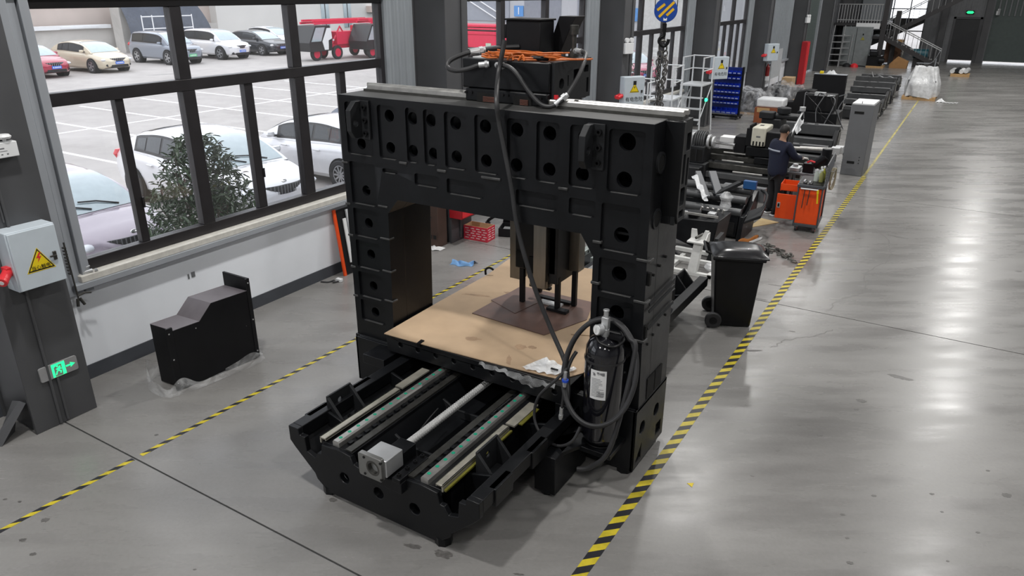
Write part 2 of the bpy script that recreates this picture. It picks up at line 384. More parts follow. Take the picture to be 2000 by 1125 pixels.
for bi, (a, b) in enumerate(spans()):
    if bi > 4: continue
    o = a-3.0
    if bi == 5: continue
    # frame members per window bay (measured in the first bay in view)
    Y0, Y1 = o+3.83, o+8.78
    NW += 1
    w = sgroup('window_%d' % NW, (-7.76, o+6.3, 1.1))
    b_ = MB(); b_.box(-7.86,-7.74,Y0-0.09,Y1+0.08,1.2,1.325); b_.box(-7.86,-7.74,Y0-0.09,Y1+0.08,3.835,3.93)
    b_.box(-7.86,-7.74,Y0-0.09,Y0,1.325,3.835); b_.box(-7.86,-7.74,Y1,Y1+0.08,1.325,3.835)
    b_.build('outer_frame', M_frame, w, bev=0.006)
    MB().box(-7.85,-7.73,Y0,Y1,2.925,3.055).build('transom', M_frame, w, bev=0.006)
    for m0, m1 in ((5.34,5.505),(7.035,7.205)):
        MB().box(-7.85,-7.735,o+m0,o+m1,1.325,2.925).build('mullion', M_frame, w, bev=0.006)
        MB().box(-7.85,-7.735,o+m0,o+m1-0.02,3.055,3.835).build('mullion', M_frame, w, bev=0.006)
    for s0, s1 in ((4.53,4.625),(6.215,6.345),(7.885,8.0)):
        MB().box(-7.84,-7.75,o+s0,o+s1,1.325,2.925).build('sash_bar', M_frame, w, bev=0.005)
        if bi == 1: MB().box(-7.75,-7.735,o+s1-0.01,o+s1+0.012,1.72,1.84).build('sash_latch', M_frame, w)
    edges = [Y0,4.58+o,5.42+o,6.28+o,7.12+o,7.94+o,Y1]
    for i in range(6): MB().box(-7.81,-7.804,edges[i],edges[i+1],1.325,2.93).build('pane', M_glass, w)
    for i in range(3): MB().box(-7.815,-7.809,edges[2*i],edges[2*i+2],3.05,3.84).build('pane', M_glass, w)
    MB().box(-7.80,-7.62,Y0-0.12,Y1+0.12,1.125,1.2).build('sill', M_sill, w, bev=0.008)
    MB().box(-7.72,-7.60,Y0-0.2,Y1+0.14,1.06,1.125).build('sill_flashing', M_trim, w, bev=0.004)
    fl_ = MB()
    for y0, y1, x in ((3.42,3.645,-7.655),(3.66,3.735,-7.69),(3.75,3.838,-7.66)): fl_.box(-7.86, x, o+y0, o+y1, 1.0, 3.93)
    fl_.build('side_flashing', M_trim, w, bev=0.006)
    ribs(MB(), o+8.86, o+9.53, 1.1, 3.93, -7.70, 0.035, 0.17).build('ribbed_panel', M_rib, w, smooth=False)
    MB().box(-7.72,-7.66,Y0-0.45,Y1+0.7,3.93,4.25).build('head_flashing', M_trim, w, bev=0.005)
# ribbed bay and roller shutter bay further down
ribs(MB(), 30.45, 36.9, 1.1, 3.93, -7.72, 0.05, 0.30).build('ribbed_panel', M_rib, wl, smooth=False)
MB().box(-7.72,-7.60,30.4,36.9,1.06,1.14).build('ledge_flashing', M_trim, wl)
M_shut = mat('shutter_green_grey', (0.11,0.135,0.13), 0.45, var=0.1)
def shutter(b, y0, y1, z0, z1, x, along='y', d=0.02, step=0.1):
    z = z0
    while z < z1-0.01:
        h = min(step, z1-z)
        if along == 'y': b.hexa([(x-.02,y0,z),(x,y0,z),(x,y1,z),(x-.02,y1,z)], [(x-.02,y0,z+h),(x+d,y0,z+h),(x+d,y1,z+h),(x-.02,y1,z+h)])
        else: b.hexa([(y0,x,z),(y1,x,z),(y1,x+.02,z),(y0,x+.02,z)], [(y0,x-d,z+h),(y1,x-d,z+h),(y1,x+.02,z+h),(y0,x+.02,z+h)])
        z += step
    return b
d1 = sgroup('door_1', (-7.8, 40.5, 0))
shutter(MB(), 37.6, 43.5, 0.1, 3.93, -7.8).build('shutter_curtain', M_shut, d1, smooth=False)
b_ = MB(); b_.box(-7.9,-7.68,37.4,37.6,0,3.93); b_.box(-7.9,-7.68,43.5,43.7,0,3.93); b_.build('guide_rail', M_trim, d1)
# columns: steel H sections in front of the wall
for i, y in enumerate(COLY):
    b_ = MB(); b_.box(-7.10,-7.07,y-.3,y+.3,0,9.4); b_.box(-7.72,-7.69,y-.3,y+.3,0,9.4); b_.box(-7.69,-7.10,y-.012,y+.012,0,9.4)
    if i: b_.box(-7.69,-7.10,y-.27,y-.255,0,9.4)
    c = b_.build('steel_column', M_col, wl, bev=0.004)
    if i == 1:
        b_ = MB(); b_.tube([(-7.055,2.93,2.7),(-7.055,2.93,0.62),(-7.055,2.93,0.02)], .014); b_.tube([(-7.055,3.0,0.5),(-7.055,3.0,0.03)], .012)
        b_.box(-7.07,-7.05,2.895,2.91,2.1,2.7); b_.build('conduit', M_col, c)
        MB().hexa([(-7.45,2.55,0),(-7.25,2.35,0),(-7.15,2.42,0),(-7.32,2.62,0)],[(-7.40,2.70,.28),(-7.22,2.69,.34),(-7.12,2.70,.34),(-7.30,2.70,.28)]).build('brace_foot', M_col, c)
    elif i > 1:
        b_ = MB(); b_.tube([(-7.055,y+.12,3.9),(-7.055,y+.12,1.9)], .016); b_.tube([(-7.055,y-.05,1.45),(-7.055,y-.05,0.05)], .016); b_.build('conduit', M_col, c)
# --- end wall, other walls and roof
ew = sgroup('wall_far')
MB().plate([(-8,0),(14.2,0),(14.2,9.4),(-8,9.4)], 'y', 54.5, 54.7, [rect(-6.3,-3.4,0.5,4.4), rect(-1.8,-0.4,0.0001,2.62), rect(0.15,5.6,0.0001,4.2)]).build('cladding', mat('far_wall_sheet',(0.16,0.165,0.175),0.5), ew, smooth=False)
b_ = MB(); x = -3.3
while x < 14: b_.box(x, x+.07, 54.46, 54.5, 2.7 if -1.9 < x < 5.7 else 0, 9.4); x += .28
b_.build('cladding_ribs', mat('far_wall_rib',(0.17,0.175,0.185),0.5), ew, smooth=False)
for x in (-2.35, -0.1, 5.9): MB().box(x-.17, x+.17, 54.1, 54.46, 0, 9.4).build('post', M_col, ew)
w = sgroup('window_6', (-4.85, 54.6, 0.5))
b_ = MB()
for x in (-6.3,-5.33,-4.37,-3.45): b_.box(x, x+.06, 54.55, 54.65, .5, 4.4)
for z in (.5,1.7,3.0,4.34): b_.box(-6.3,-3.4,54.55,54.65,z,z+.06)
b_.build('outer_frame', M_frame, w); MB().box(-6.3,-3.4,54.6,54.605,.5,4.4).build('pane', M_glass, w)
M_ddoor = mat('dark_door_paint',(0.022,0.023,0.026),0.5)
d2 = sgroup('door_2', (-1.1,54.55,0)); MB().box(-1.80,-1.1,54.5,54.56,.12,2.62).build('door_leaf', M_ddoor, d2); MB().box(-1.1,-.40,54.5,54.56,.12,2.62).build('door_leaf', M_ddoor, d2)
b_ = MB(); b_.box(-1.86,-1.74,54.44,54.6,0,2.62); b_.box(-.46,-.34,54.44,54.6,0,2.62); b_.box(-1.86,-.34,54.44,54.6,2.5,2.62); b_.build('door_frame', M_col, d2)
d3 = sgroup('door_3', (2.9,54.55,0)); shutter(MB(), .15, 5.6, .11, 4.2, 54.56, 'x').build('shutter_curtain', M_shut, d3, smooth=False)
M_in = mat('far_side_sheet', (0.34,0.35,0.36), 0.6, var=0.05)
struct(MB().box(14.0,14.2,-8.2,54.7,0,9.4), 'wall_right', M_in)
struct(MB().box(-8,14.2,-8.4,-8.2,0,9.4), 'wall_back', M_in)
struct(MB().box(-8.1,14.3,-8.4,54.8,9.4,9.6), 'ceiling', mat('roof_sheet',(0.42,0.43,0.44),0.6,var=0.04))
# ================================================================ THE GANTRY MACHINE
gm = thing('gantry_mill', 'large black cast iron double column gantry milling machine standing between the two hazard tapes', 'machine', (-3.53,5.5,0))
XL, XR = -5.14, -1.93
OUT = [(XL,.57),(XL+.005,3.09),(-1.95,3.09),(-1.906,.66),(-2.395,.66),(-2.40,1.97),(-2.52,2.15),(-4.47,2.15),(-4.60,2.0),(-4.63,.57)]
rows = [(-5.063,-4.734),(-4.658,-4.433),(-4.323,-4.191),(-4.12,-3.981),(-3.889,-3.654),(-3.567,-3.317),(-3.24,-3.026),(-2.955,-2.744),(-2.649,-2.406),(-2.312,-2.015)]
pan = [rrect(a,b,2.535,3.03,.03) for a, b in rows]
low = [(-4.64,-4.45,2.40),(-4.25,-3.97,2.33),(-3.88,-3.48,2.30),(-3.15,-2.745,2.30),(-2.64,-2.40,2.30)]
pan += [rrect(a,b,z,2.44,.02) for a, b, z in low]
pan += [rrect(-5.06,-4.74,z0,z1,.015) for z0, z1 in ((2.04,2.46),(1.70,1.99),(1.36,1.655),(1.035,1.31),(.76,.995))]
pan += [rrect(-2.345,-2.015,z0,z1,.02) for z0, z1 in ((2.05,2.44),(1.68,1.98),(1.33,1.63),(.98,1.28))]
fr = MB().plate(OUT, 'y', 5.18, 5.205, pan).build('frame_rib_face', M_cast, gm, bev=0.008)
holes = [circ(x,2.935,r) for x, r in ((-4.532,.056),(-4.256,.056),(-4.048,.056),(-3.781,.058),(-3.47,.058),(-3.155,.06),(-2.846,.06),(-2.529,.06),(-2.169,.07))]
holes += [circ(x,2.64,r) for x, r in ((-4.901,.054),(-4.538,.054),(-4.27,.054),(-4.034,.054),(-3.779,.056),(-3.464,.056),(-3.159,.058),(-2.843,.058),(-2.539,.058),(-2.175,.066))]
holes += [circ(-4.885,z,.052) for z in (2.181,1.847,1.516,1.169,.873)]+[circ(-2.17,z,.066) for z in (2.189,1.855,1.509,1.165)]+[circ(-2.438,2.247,.05), circ(-4.621,2.239,.04), rect(-4.93,-4.82,.62,.73)]
MB().plate(OUT, 'y', 5.205, 5.25, holes).build('frame_panel_face', M_cast, gm, bev=0.006)
# the two right-hand hole near the arch go through a raised pad as in the casting
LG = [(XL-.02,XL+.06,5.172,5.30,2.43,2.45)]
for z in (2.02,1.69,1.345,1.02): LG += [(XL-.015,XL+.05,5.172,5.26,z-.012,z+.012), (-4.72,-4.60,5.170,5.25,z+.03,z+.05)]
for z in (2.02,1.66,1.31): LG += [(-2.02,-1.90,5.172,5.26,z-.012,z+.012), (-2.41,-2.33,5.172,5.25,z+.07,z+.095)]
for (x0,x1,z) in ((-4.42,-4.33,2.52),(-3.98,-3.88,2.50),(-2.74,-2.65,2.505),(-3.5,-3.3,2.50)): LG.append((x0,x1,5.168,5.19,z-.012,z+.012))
M_edge = mat('lit_casting_edge',(0.05,0.05,0.05),.4,var=.4,scale=9)  # paler than the casting: highlight on the ledges painted into the colour
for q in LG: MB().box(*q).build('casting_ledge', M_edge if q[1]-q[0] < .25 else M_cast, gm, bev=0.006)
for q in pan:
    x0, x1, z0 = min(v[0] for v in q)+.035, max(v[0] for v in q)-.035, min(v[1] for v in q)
    MB().box(x0, x1, 5.178, 5.204, z0-.004, z0+.003).build('ledge_glint', M_edge, gm, bev=.002)  # thin strip painting a bright highlight line along each panel's lower edge
b = MB().plate(OUT, 'y', 5.25, 5.40, [rect(-5.11,-4.66,.60,2.18), rect(-2.37,-1.97,.70,2.18), rect(-5.11,-1.98,2.2,3.06)])
b.build('frame_shell', M_cast, gm)
b = MB(); b.plate(OUT, 'y', 5.40, 5.85)
fb = b.build('frame_body', M_cast, gm, bev=0.008)
# right side face details: grooves, slots and small bolt holes
b = MB()
for z, dz in ((1.62,0),(1.555,0),(1.40,0)): b.hexa([(-1.906,5.24,z),(-1.894,5.24,z),(-1.894,5.83,z+.03),(-1.906,5.83,z+.03)],[(-1.91,5.24,z+.022),(-1.90,5.24,z+.022),(-1.90,5.83,z+.052),(-1.91,5.83,z+.052)])
b.build('side_ridge', M_cast2, gm)
for y, z in ((5.21,1.80),(5.21,1.33)): MB().box(-1.93,-1.905,y,y+.035,z,z+.11).build('side_slot', M_hole, gm)
for y, z in ((5.32,1.86),(5.45,1.9),(5.58,1.94),(5.3,1.24),(5.42,1.28),(5.55,1.32),(5.7,1.36)): MB().cyl((-1.93,y,z),(-1.908,y,z),.012,10).build('bolt_hole', M_hole, gm)
for y, z in ((5.33,2.78),(5.33,2.33)): MB().ring((-1.95,y,z),(-1.925,y,z),.085,.065,20).build('side_boss', M_cast2, gm); MB().cyl((-1.96,y,z),(-1.93,y,z),.066,20).build('side_hole', M_hole, gm)
# cross-beam behind, wider than the frame, with pocketed ends
MB().box(-5.16,-1.855,5.42,5.67,2.27,3.088).build('cross_beam', M_cast, gm, bev=0.01)
pk = [rrect(5.56,5.65,2.84,2.98,.01), rrect(5.50,5.57,2.58,2.82,.01), rrect(5.50,5.62,2.40,2.55,.03), rrect(5.61,5.65,2.55,2.78,.01), rrect(5.52,5.62,2.30,2.36,.01)]
MB().plate(rect(5.42,5.67,2.27,3.088), 'x', -1.855, -1.82, pk).build('beam_end_plate', M_cast2, gm, bev=0.004)
MB().plate([(5.415,2.35),(5.415,3.088),(5.46,3.088),(5.46,2.27)], 'x', -1.95, -1.80).build('beam_flange', M_cast, gm, bev=0.006)
MB().box(-5.13,-1.96,5.185,5.495,3.0885,3.0905).build('beam_top_plate', mat('pale_charcoal_top',(0.055,0.055,0.054),.5,var=.35,scale=4), gm)  # thin plate on the beam top, paler than the casting below
b = MB(); b.box(-5.10,-1.85,5.50,5.565,3.088,3.112); b.box(-5.15,-1.86,5.60,5.67,3.088,3.11); b.build('rail_seat', M_dsteel, gm)
for y in (5.533,5.64): MB().plate([(y-.022,3.112),(y-.022,3.145),(y-.014,3.155),(y+.014,3.155),(y+.022,3.145),(y+.022,3.112)], 'x', -5.06 if y < 5.6 else -5.16, -1.85).build('cross_rail', M_steel, gm)
MB().box(-5.12,-1.85,5.67,5.71,2.95,3.04).build('cross_rail', M_steel, gm); MB().box(-5.12,-1.85,5.67,5.71,2.32,2.41).build('cross_rail', M_steel, gm)
# lifting lugs on the front
for x in (-4.86,-2.46):
    b = MB().plate([(5.18,2.72),(5.18,3.055),(5.09,3.055),(5.01,2.98),(5.01,2.79),(5.06,2.72)], 'x', x-.028, x+.028, [circ(5.075,2.86,.032,14)])
    b.box(x-.028, x+.12, 5.155, 5.18, 2.70, 3.06)
    l = b.build('lifting_lug', M_cast2, gm, bev=0.004)
    for z in (2.76,2.88,3.0): MB().ring((x+.08,5.125,z),(x+.08,5.155,z),.024,.012,12).build('lug_bolt', M_dkplast, l)
# column bases
for s, x0, x1, h in ((0,-5.12,-4.50,.57),(1,-2.62,-1.90,.67)):
    b = MB()
    b.plate(rect(x0,x1,.055,h), 'y', 5.12, 5.15, [circ(-4.866,.35,.07)] if s == 0 else [circ(-2.3,.36,.08)])
    b.box(x0,x1-.034,5.20,5.84,.055,h); b.box(x0,x1,5.15,5.86,h-.03,h); b.box(x0,x0+.03,5.12,5.86,.055,h)
    hl = [circ(5.297,.426,.062), circ(5.633,.434,.062), rect(5.665,5.79,.13,.25), [(5.18,.10),(5.31,.10),(5.31,.25)], ] if s else []
    b.plate([(5.12,.055),(5.86,.055),(5.86,h),(5.12,h)], 'x', x1-.03, x1, hl)
    c = b.build('column_base', M_cast, gm, bev=0.006)
    for fx in (x0+.12, x1-.1):
        for fy in (5.2,5.78): MB().cyl((fx,fy,0),(fx,fy,.06),.075,8).build('levelling_foot', M_cast, c)
MB().box(XL-.02,-4.66,5.165,5.86,.50,.575).build('base_ledge', M_cast, gm, bev=0.006)
for y, z in ((5.35,.68),(5.535,.68)): MB().box(-1.94,-1.902,y,y+.165,z,z+.20).build('side_pocket', M_hole, gm)

# ---- machine bed
XC, BY = -3.43, 3.53
def half(pts): return [(XC+x,z) for x, z in pts]+[(XC-x,z) for x, z in reversed(pts)]
prof = half([(.58,.03),(.70,.12),(.72,.17),(.93,.36),(.985,.42),(.985,.56),(.87,.56),(.86,.50),(.80,.50),(.79,.36),(.70,.33),(.66,.40),(.62,.40),(.60,.50),(.42,.515),(.28,.50),(.25,.43),(.12,.40)])
ho = [circ(XC+x,.255,.052) for x in (.37,0,-.37)]
MB().plate(prof, 'y', BY, BY+.05, ho).build('bed_front_plate', M_cast, gm, bev=0.006)
bedY0, bedY1 = BY+.05, 8.85
b = MB(); core = half([(.50,.06),(.60,.16),(.60,.48),(.28,.48),(.20,.30),(0,.27)])[:]
b.plate(core, 'y', bedY0+.12, bedY1)
bed = b.build('bed_body', M_cast, gm, bev=0.006)
for s in (1,-1):
    X = lambda v: XC+s*v
    b = MB(); b.box(X(.985),X(.87),bedY0,bedY1,.44,.56); b.hexa([(X(.60),bedY0,.17),(X(.63),bedY0,.17),(X(.63),bedY1,.17),(X(.60),bedY1,.17)],[(X(.93),bedY0,.45),(X(.985),bedY0,.45),(X(.985),bedY1,.45),(X(.93),bedY1,.45)])
    for y0, y1 in ((BY+.75,BY+1.0),(BY+.2,BY+.45)): b.box(X(1.0),X(.93),y0,y1,.40,.56)
    y = BY+.35
    while y < bedY1: b.hexa([(X(.60),y,.18),(X(.90),y,.42),(X(.90),y+.03,.42),(X(.60),y+.03,.18)],[(X(.60),y,.46),(X(.90),y,.55),(X(.90),y+.03,.55),(X(.60),y+.03,.46)]); y += .85
    b.build('bed_wing', M_cast, gm, bev=0.006)
    b = MB(); b.box(X(.28),X(.62),bedY0-.02,bedY1,.46,.515); b.build('rail_ledge', M_cast, gm, bev=0.004)
    b = MB(); b.box(X(.29),X(.355),bedY0-.02,bedY1-.1,.515,.53); b.build('machined_strip', M_dsteel, gm)
    b = MB(); y = BY+.1
    while y < 6: b.box(X(.365),X(.40),y,y+.045,.515,.54); y += .098
    b.build('clamp_teeth', M_cast, gm, kind='stuff')
    rl = MB().plate([(X(.425),.515),(X(.425),.555),(X(.436),.57),(X(.484),.57),(X(.495),.555),(X(.495),.515)], 'y', BY+.03, bedY1-.12).build('linear_rail', M_steel, gm)
    plug = None
    for k in range(17):
        yy = BY+.09+k*.105
        o = MB().cyl((X(.46),yy,.569),(X(.46),yy,.5715),.0165,10).build('bolt_plug', mat('green_plug',(0.0,0.30,0.17),0.5) if plug is None and s == 1 else bpy.data.materials['green_plug'], rl)
    a0, a1 = (BY+.02, BY+.98) if s == -1 else (BY+.03, BY+.98)
    b = MB(); b.box(X(.565),X(.635),a0,a1,.545,.56); b.box(X(.62),X(.635),a0,a1,.50,.56); b.box(X(.565),X(.575),a0,a1,.535,.56)
    b.build('rail_cover', M_tan, gm, bev=0.003)
    b = MB(); b.box(X(.57),X(.66),a1+.04,a1+.45,.535,.55); b.build('rail_cover', M_tan, gm)
    if s == 1:
        b = MB(); b.box(X(.645),X(.665),a0,a1,.515,.53); b.box(X(.665),X(.70),a1+.1,a1+.4,.535,.545); b.build('yellow_edge_strip', mat('oily_yellow_film',(0.15,0.14,0.02),0.4,var=0.5), gm)
    # angled jacking brackets
    for y0 in ((BY+.40,) if s == -1 else (BY+.40, 8.45)):
        P0, P1, P2 = (.93,.91,.70) if s == -1 else (.68,.70,.91)
        b = MB(); b.box(X(P1),X(P2),y0,y0+.30,.36,.40); b.plate([(y0,.38),(y0+.30,.38),(y0+.30,.66),(y0,.66)], 'x', X(P0), X(P1), [circ(y0+.15,.56,.028,14)])
        for yy in (y0-.005, y0+.275): b.add([(X(P1),yy,.40),(X(P2),yy,.40),(X(P1),yy,.65),(X(P1),yy+.03,.40),(X(P2),yy+.03,.40),(X(P1),yy+.03,.65)], [(0,1,2),(5,4,3),(0,3,4,1),(1,4,5,2),(2,5,3,0)])
        k_ = b.build('jack_bracket', M_cast2, gm, bev=.004)
        for q in (.06,.15,.24): MB().ring((X(.81),y0+q,.40),(X(.81),y0+q,.43),.02,.009,12).build('bracket_bolt', M_dkplast, k_)
for x, y in ((-.60,BY+.06),(.60,BY+.06),(-.55,8.7),(.55,8.7)): MB().cyl((XC+x,y,0),(XC+x,y,.07),.07,8).build('levelling_foot', M_cast, gm)
# cross webs of the trough, seen as pale-edged ribs
for y in (4.05,4.75): MB().plate([(XC-.28,.28),(XC+.28,.28),(XC+.28,.44),(XC+.13,.36),(XC-.13,.36),(XC-.28,.44)], 'y', y, y+.025).build('trough_web', M_cast2, gm, bev=0.004)
# ball screw and its motor mount
b = MB(); pts = [(.0,0)]; prof2 = []; y = 3.86
b.cyl((XC,3.7,.50),(XC,8.4,.50),.033,18)
M_scr = mat('pale_screw_steel',(0.75,0.75,0.74),.38,.5,var=.05); bs = b.build('ball_screw', M_scr, gm)
th = MB(); hel = [(XC+.0335*math.cos(t*.9), 3.87+t*.0042, .50+.0335*math.sin(t*.9)) for t in range(0, 330)]
th.tube(hel, .0035, 5).build('screw_thread', M_scr, bs)
mm = MB().plate(rrect(XC-.032-.115+.09,XC+.115+.06,.505,.71,.02), 'y', 3.40, 3.44, [circ(XC+.06+.028,.607,.066)]).build('motor_flange', mat('turned_flange_steel',(0.27,0.27,0.26),.4,.7), gm, bev=0.003)
for sx in (-.082,.082):
    for sz in (-.075,.075): MB().cyl((XC+.088+sx,3.395,.607+sz),(XC+.088+sx,3.41,.607+sz),.011,10).build('flange_hole', M_hole, mm)
MB().ring((XC+.088,3.40,.607),(XC+.088,3.60,.607),.066,.05,24).build('flange_bore', M_dsteel, mm)
b = MB(); b.box(XC-.03,XC+.19,3.44,3.64,.53,.68); b.build('motor_mount_block', M_alu, gm, bev=0.006)
b = MB(); b.box(XC-.0,XC+.16,3.64,3.84,.45,.61); b.box(XC-.10,XC+.30,3.47,3.83,.40,.50); b.box(XC+.22,XC+.30,3.46,3.82,.5,.54); b.build('bearing_housing', M_cast, gm, bev=0.006)
for y in (3.5,3.6,3.7,3.79):
    for x in (XC+.26, XC-.06): MB().ring((x,y,.50),(x,y,.565 if x > XC else .53),.017,.008,12).build('mount_bolt', M_dkplast, gm)
MB().tube([(XC+.36,4.0,.53),(XC+.33,4.3,.50),(XC+.36,4.6,.52),(XC+.40,4.9,.56)], .006, 6, 4).build('lubrication_line', M_rubber, gm)
MB().tube([(XC-.02,4.05,.5),(XC-.06,4.3,.53),(XC-.08,4.45,.54)], .005, 6, 4).build('lubrication_line', M_rubber, gm)
# ---- table
TX0, TX1, TY0, TY1 = -4.57, -2.50, 5.0, 7.72
b = MB(); b.box(TX0,TX1,TY0+.03,TY1,.63,.785)
b.plate(rect(TX0,TX1,.60,.785), 'y', TY0, TY0+.03, [circ(TX0+.18+.22*k,.705,.028,14) for k in range(9)])
b.box(TX1-.12,TX1,TY0+.0,TY0+.2,.44,.60); b.box(XC-.62,XC-.38,TY0+.15,TY1-.1,.575,.63); b.box(XC+.38,XC+.62,TY0+.15,TY1-.1,.575,.63)
tb = b.build('work_table', M_cast, gm, bev=0.006)
b = MB(); b.box(-4.78,-4.50,4.86,5.12,.46,.56); b.build('way_cover_bracket', M_cast, gm, bev=0.005)
# ---- saddle riding on the cross-beam
b = MB(); b.box(-3.92,-3.03,5.52,6.24,3.20,3.45); b.box(-3.87,-3.03,5.487,6.24,3.092,3.20)
sd = b.build('saddle', M_cast, gm, bev=0.012)
for x0, x1 in ((-3.74,-3.52),(-3.36,-3.18)): MB().box(x0,x1,5.478,5.49,3.095,3.17).build('saddle_slot', M_hole, sd)
b = MB()
for x0, x1 in ((-3.72,-3.54),(-3.34,-3.20)):
    for k in range(4): b.box(x0+.05,x1-.01,5.470,5.48,3.098+k*.012,3.105+k*.012)
    b.build('copper_strip', mat('copper_strip',(0.20,0.09,0.07),0.45,0.5), sd); b = MB()
b = MB()
for x in (-3.86,-3.80,-3.47,-3.42,-3.15,-3.09): b.cyl((x,5.475,3.165),(x,5.49,3.165),.012,10)
b.build('saddle_bolt', M_dkplast, sd)
MB().plate(rect(5.55,6.24,3.11,3.45), 'x', -3.03, -3.0, [circ(5.68,3.27,.045,16), rrect(5.79,5.81,3.24,3.33,.005), rrect(5.90,6.0,3.27,3.37,.01), rrect(6.10,6.19,3.33,3.39,.008), rrect(6.16,6.2,3.15,3.28,.005)]).build('saddle_side_plate', M_cast2, sd, bev=0.004)
b = MB(); b.box(-3.00,-2.96,5.555,5.60,3.09,3.17); b.cyl((-2.98,5.55,3.16),(-2.98,5.55,3.19),.02,10); b.build('red_valve', M_redp, sd)
mb_ = MB(); mb_.box(-3.76,-3.40,6.0,6.26,3.45,3.755); mb_.box(-3.775,-3.385,5.985,6.275,3.755,3.772); mb_.box(-3.785,-3.76,6.0,6.2,3.60,3.72)
mb_.build('motor_housing', M_black, sd, bev=0.006)
b = MB(); b.add([(-3.50,6.3,3.45),(-3.36,6.3,3.45),(-3.24,6.3,3.72),(-3.20,6.3,3.79),(-3.37,6.3,3.79),(-3.50,6.5,3.45),(-3.36,6.5,3.45),(-3.24,6.5,3.72),(-3.20,6.5,3.79),(-3.37,6.5,3.79)], [(0,1,2,3,4),(9,8,7,6,5),(0,5,6,1),(1,6,7,2),(2,7,8,3),(3,8,9,4),(4,9,5,0)])
b.build('chain_bracket', M_black, sd, bev=0.004)
b = MB(); b.cyl((-3.16,6.2,3.45),(-3.16,6.2,3.50),.05,14); b.cyl((-3.16,6.2,3.5),(-3.16,6.2,3.66),.024,12); b.cyl((-3.16,6.2,3.64),(-3.16,6.2,3.72),.04,12); b.build('counterweight_rod', M_dsteel, sd)
# ---- ram with spindle
b = MB(); b.box(-3.86,-3.36,6.34,6.62,1.22,3.1); rm = b.build('spindle_ram', M_cast, gm, bev=0.012)
for x0, x1, y0, y1, z0 in ((-4.0,-3.86,6.46,6.60,1.03),(-3.60,-3.45,6.28,6.34,1.06),(-3.34,-3.22,6.60,6.74,1.20)):
    MB().box(x0,x1,y0,y1,z0,2.9).build('ram_rail', mat('ram_rail_steel',(0.25,0.235,0.21),0.35,0.85,var=0.15,stretch=(3,3,.3)) if x0 < -3.9 else bpy.data.materials['ram_rail_steel'], rm, bev=0.004)
b = MB(); b.box(-3.44,-3.34,6.34,6.7,1.12,2.9); b.build('ram_side_cover', M_cast2, rm, bev=0.004)
b = MB(); b.box(-3.84,-3.74,6.325,6.345,1.24,1.42); b.box(-3.68,-3.61,6.325,6.345,1.2,1.38); b.build('ram_pocket', M_hole, rm)
b = MB(); b.lathe([(.0,0),(.085,0),(.09,.02),(.125,.03),(.13,.07),(.11,.09),(.15,.12),(.17,.22)], (-3.62,6.5,.985), 24); b.build('spindle_nose', M_dsteel, rm)
# ================================================================ OUTSIDE: car park
G = -0.15
m, nt, p = NT('car_park_concrete'); M_lot = m
fa = noise(nt, 0.12, 6, 0.6, dist=0.8); fb = noise(nt, 1.3, 6, 0.6)
ca = ramp(nt, [(0.3,(0.36,0.335,0.315)),(0.7,(0.47,0.44,0.42))], fa); cb = ramp(nt, [(0.3,(0.86,0.86,0.86)),(0.6,(1,1,1))], fb)
nt.links.new(mul(nt, ca, cb), p.inputs['Base Color']); p.inputs['Roughness'].default_value = 0.7
lot = struct(MB().box(-160,-8.0,-60,150,G-.1,G), 'floor_outside', M_lot)
struct(MB().box(-60,80,54.75,150,G-.1,G), 'floor_outside', M_lot)
M_line = mat('white_road_paint', (0.85,0.85,0.86), 0.6, var=0.06)
for k in range(-2, 6):
    y = 13.14+2.57*k; MB().box(-29.3,-18.3,y-.06,y+.06,G,G+.003).build('bay_line', M_line, lot)
MB().box(-24.15,-24.01,2,32,G,G+.0035).build('bay_line', M_line, lot)
M_puddle = mat('damp_patch', (0.27,0.26,0.25), 0.35, var=0.3)
for i, (x, y, rx, ry) in enumerate([(-33,25.5,1.6,.5),(-34,31,1.3,.35),(-34.5,36.5,1.2,.3),(-33,38.5,.9,.3),(-37,24.5,.8,.2),(-30,40,1,.3)]): MB().plate(blot(x,y,rx,ry,1.2,i+40),'z',G,G+.003).build('damp_patch', M_puddle, lot, smooth=False)

def lerp(a, b, t): return a+(b-a)*t
def pl(xs, x):
    for (x0,y0),(x1,y1) in zip(xs[:-1], xs[1:]):
        if x <= x1: 
            t = max(0,min(1,(x-x0)/(x1-x0))); t = t*t*(3-2*t)*0.5+t*0.5; return lerp(y0,y1,t)
    return xs[-1][1]
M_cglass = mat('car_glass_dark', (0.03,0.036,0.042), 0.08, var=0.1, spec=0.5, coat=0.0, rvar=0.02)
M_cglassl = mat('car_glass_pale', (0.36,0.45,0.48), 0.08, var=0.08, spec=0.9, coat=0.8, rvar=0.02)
M_tyre = mat('tyre_rubber', (0.02,0.02,0.022), 0.7); M_rim = mat('wheel_alloy', (0.5,0.51,0.53), 0.3, 0.8)
M_arch = mat('wheel_well', (0.008,0.008,0.008), 0.9); M_lens = mat('headlamp_lens', (0.66,0.68,0.72), 0.08, coat=0.8, rvar=0.03); M_tail = mat('tail_lamp', (0.6,0.02,0.03), 0.2, coat=0.6)
M_trimb = mat('black_car_trim', (0.015,0.015,0.017), 0.35); M_pblue = mat('blue_plate', (0.05,0.16,0.62), 0.4); M_pgreen = mat('green_plate', (0.10,0.50,0.22), 0.4)
def carpaint(name, c): return mat(name, c, 0.25, 0.15, var=0.03, coat=0.9, rvar=0.03)
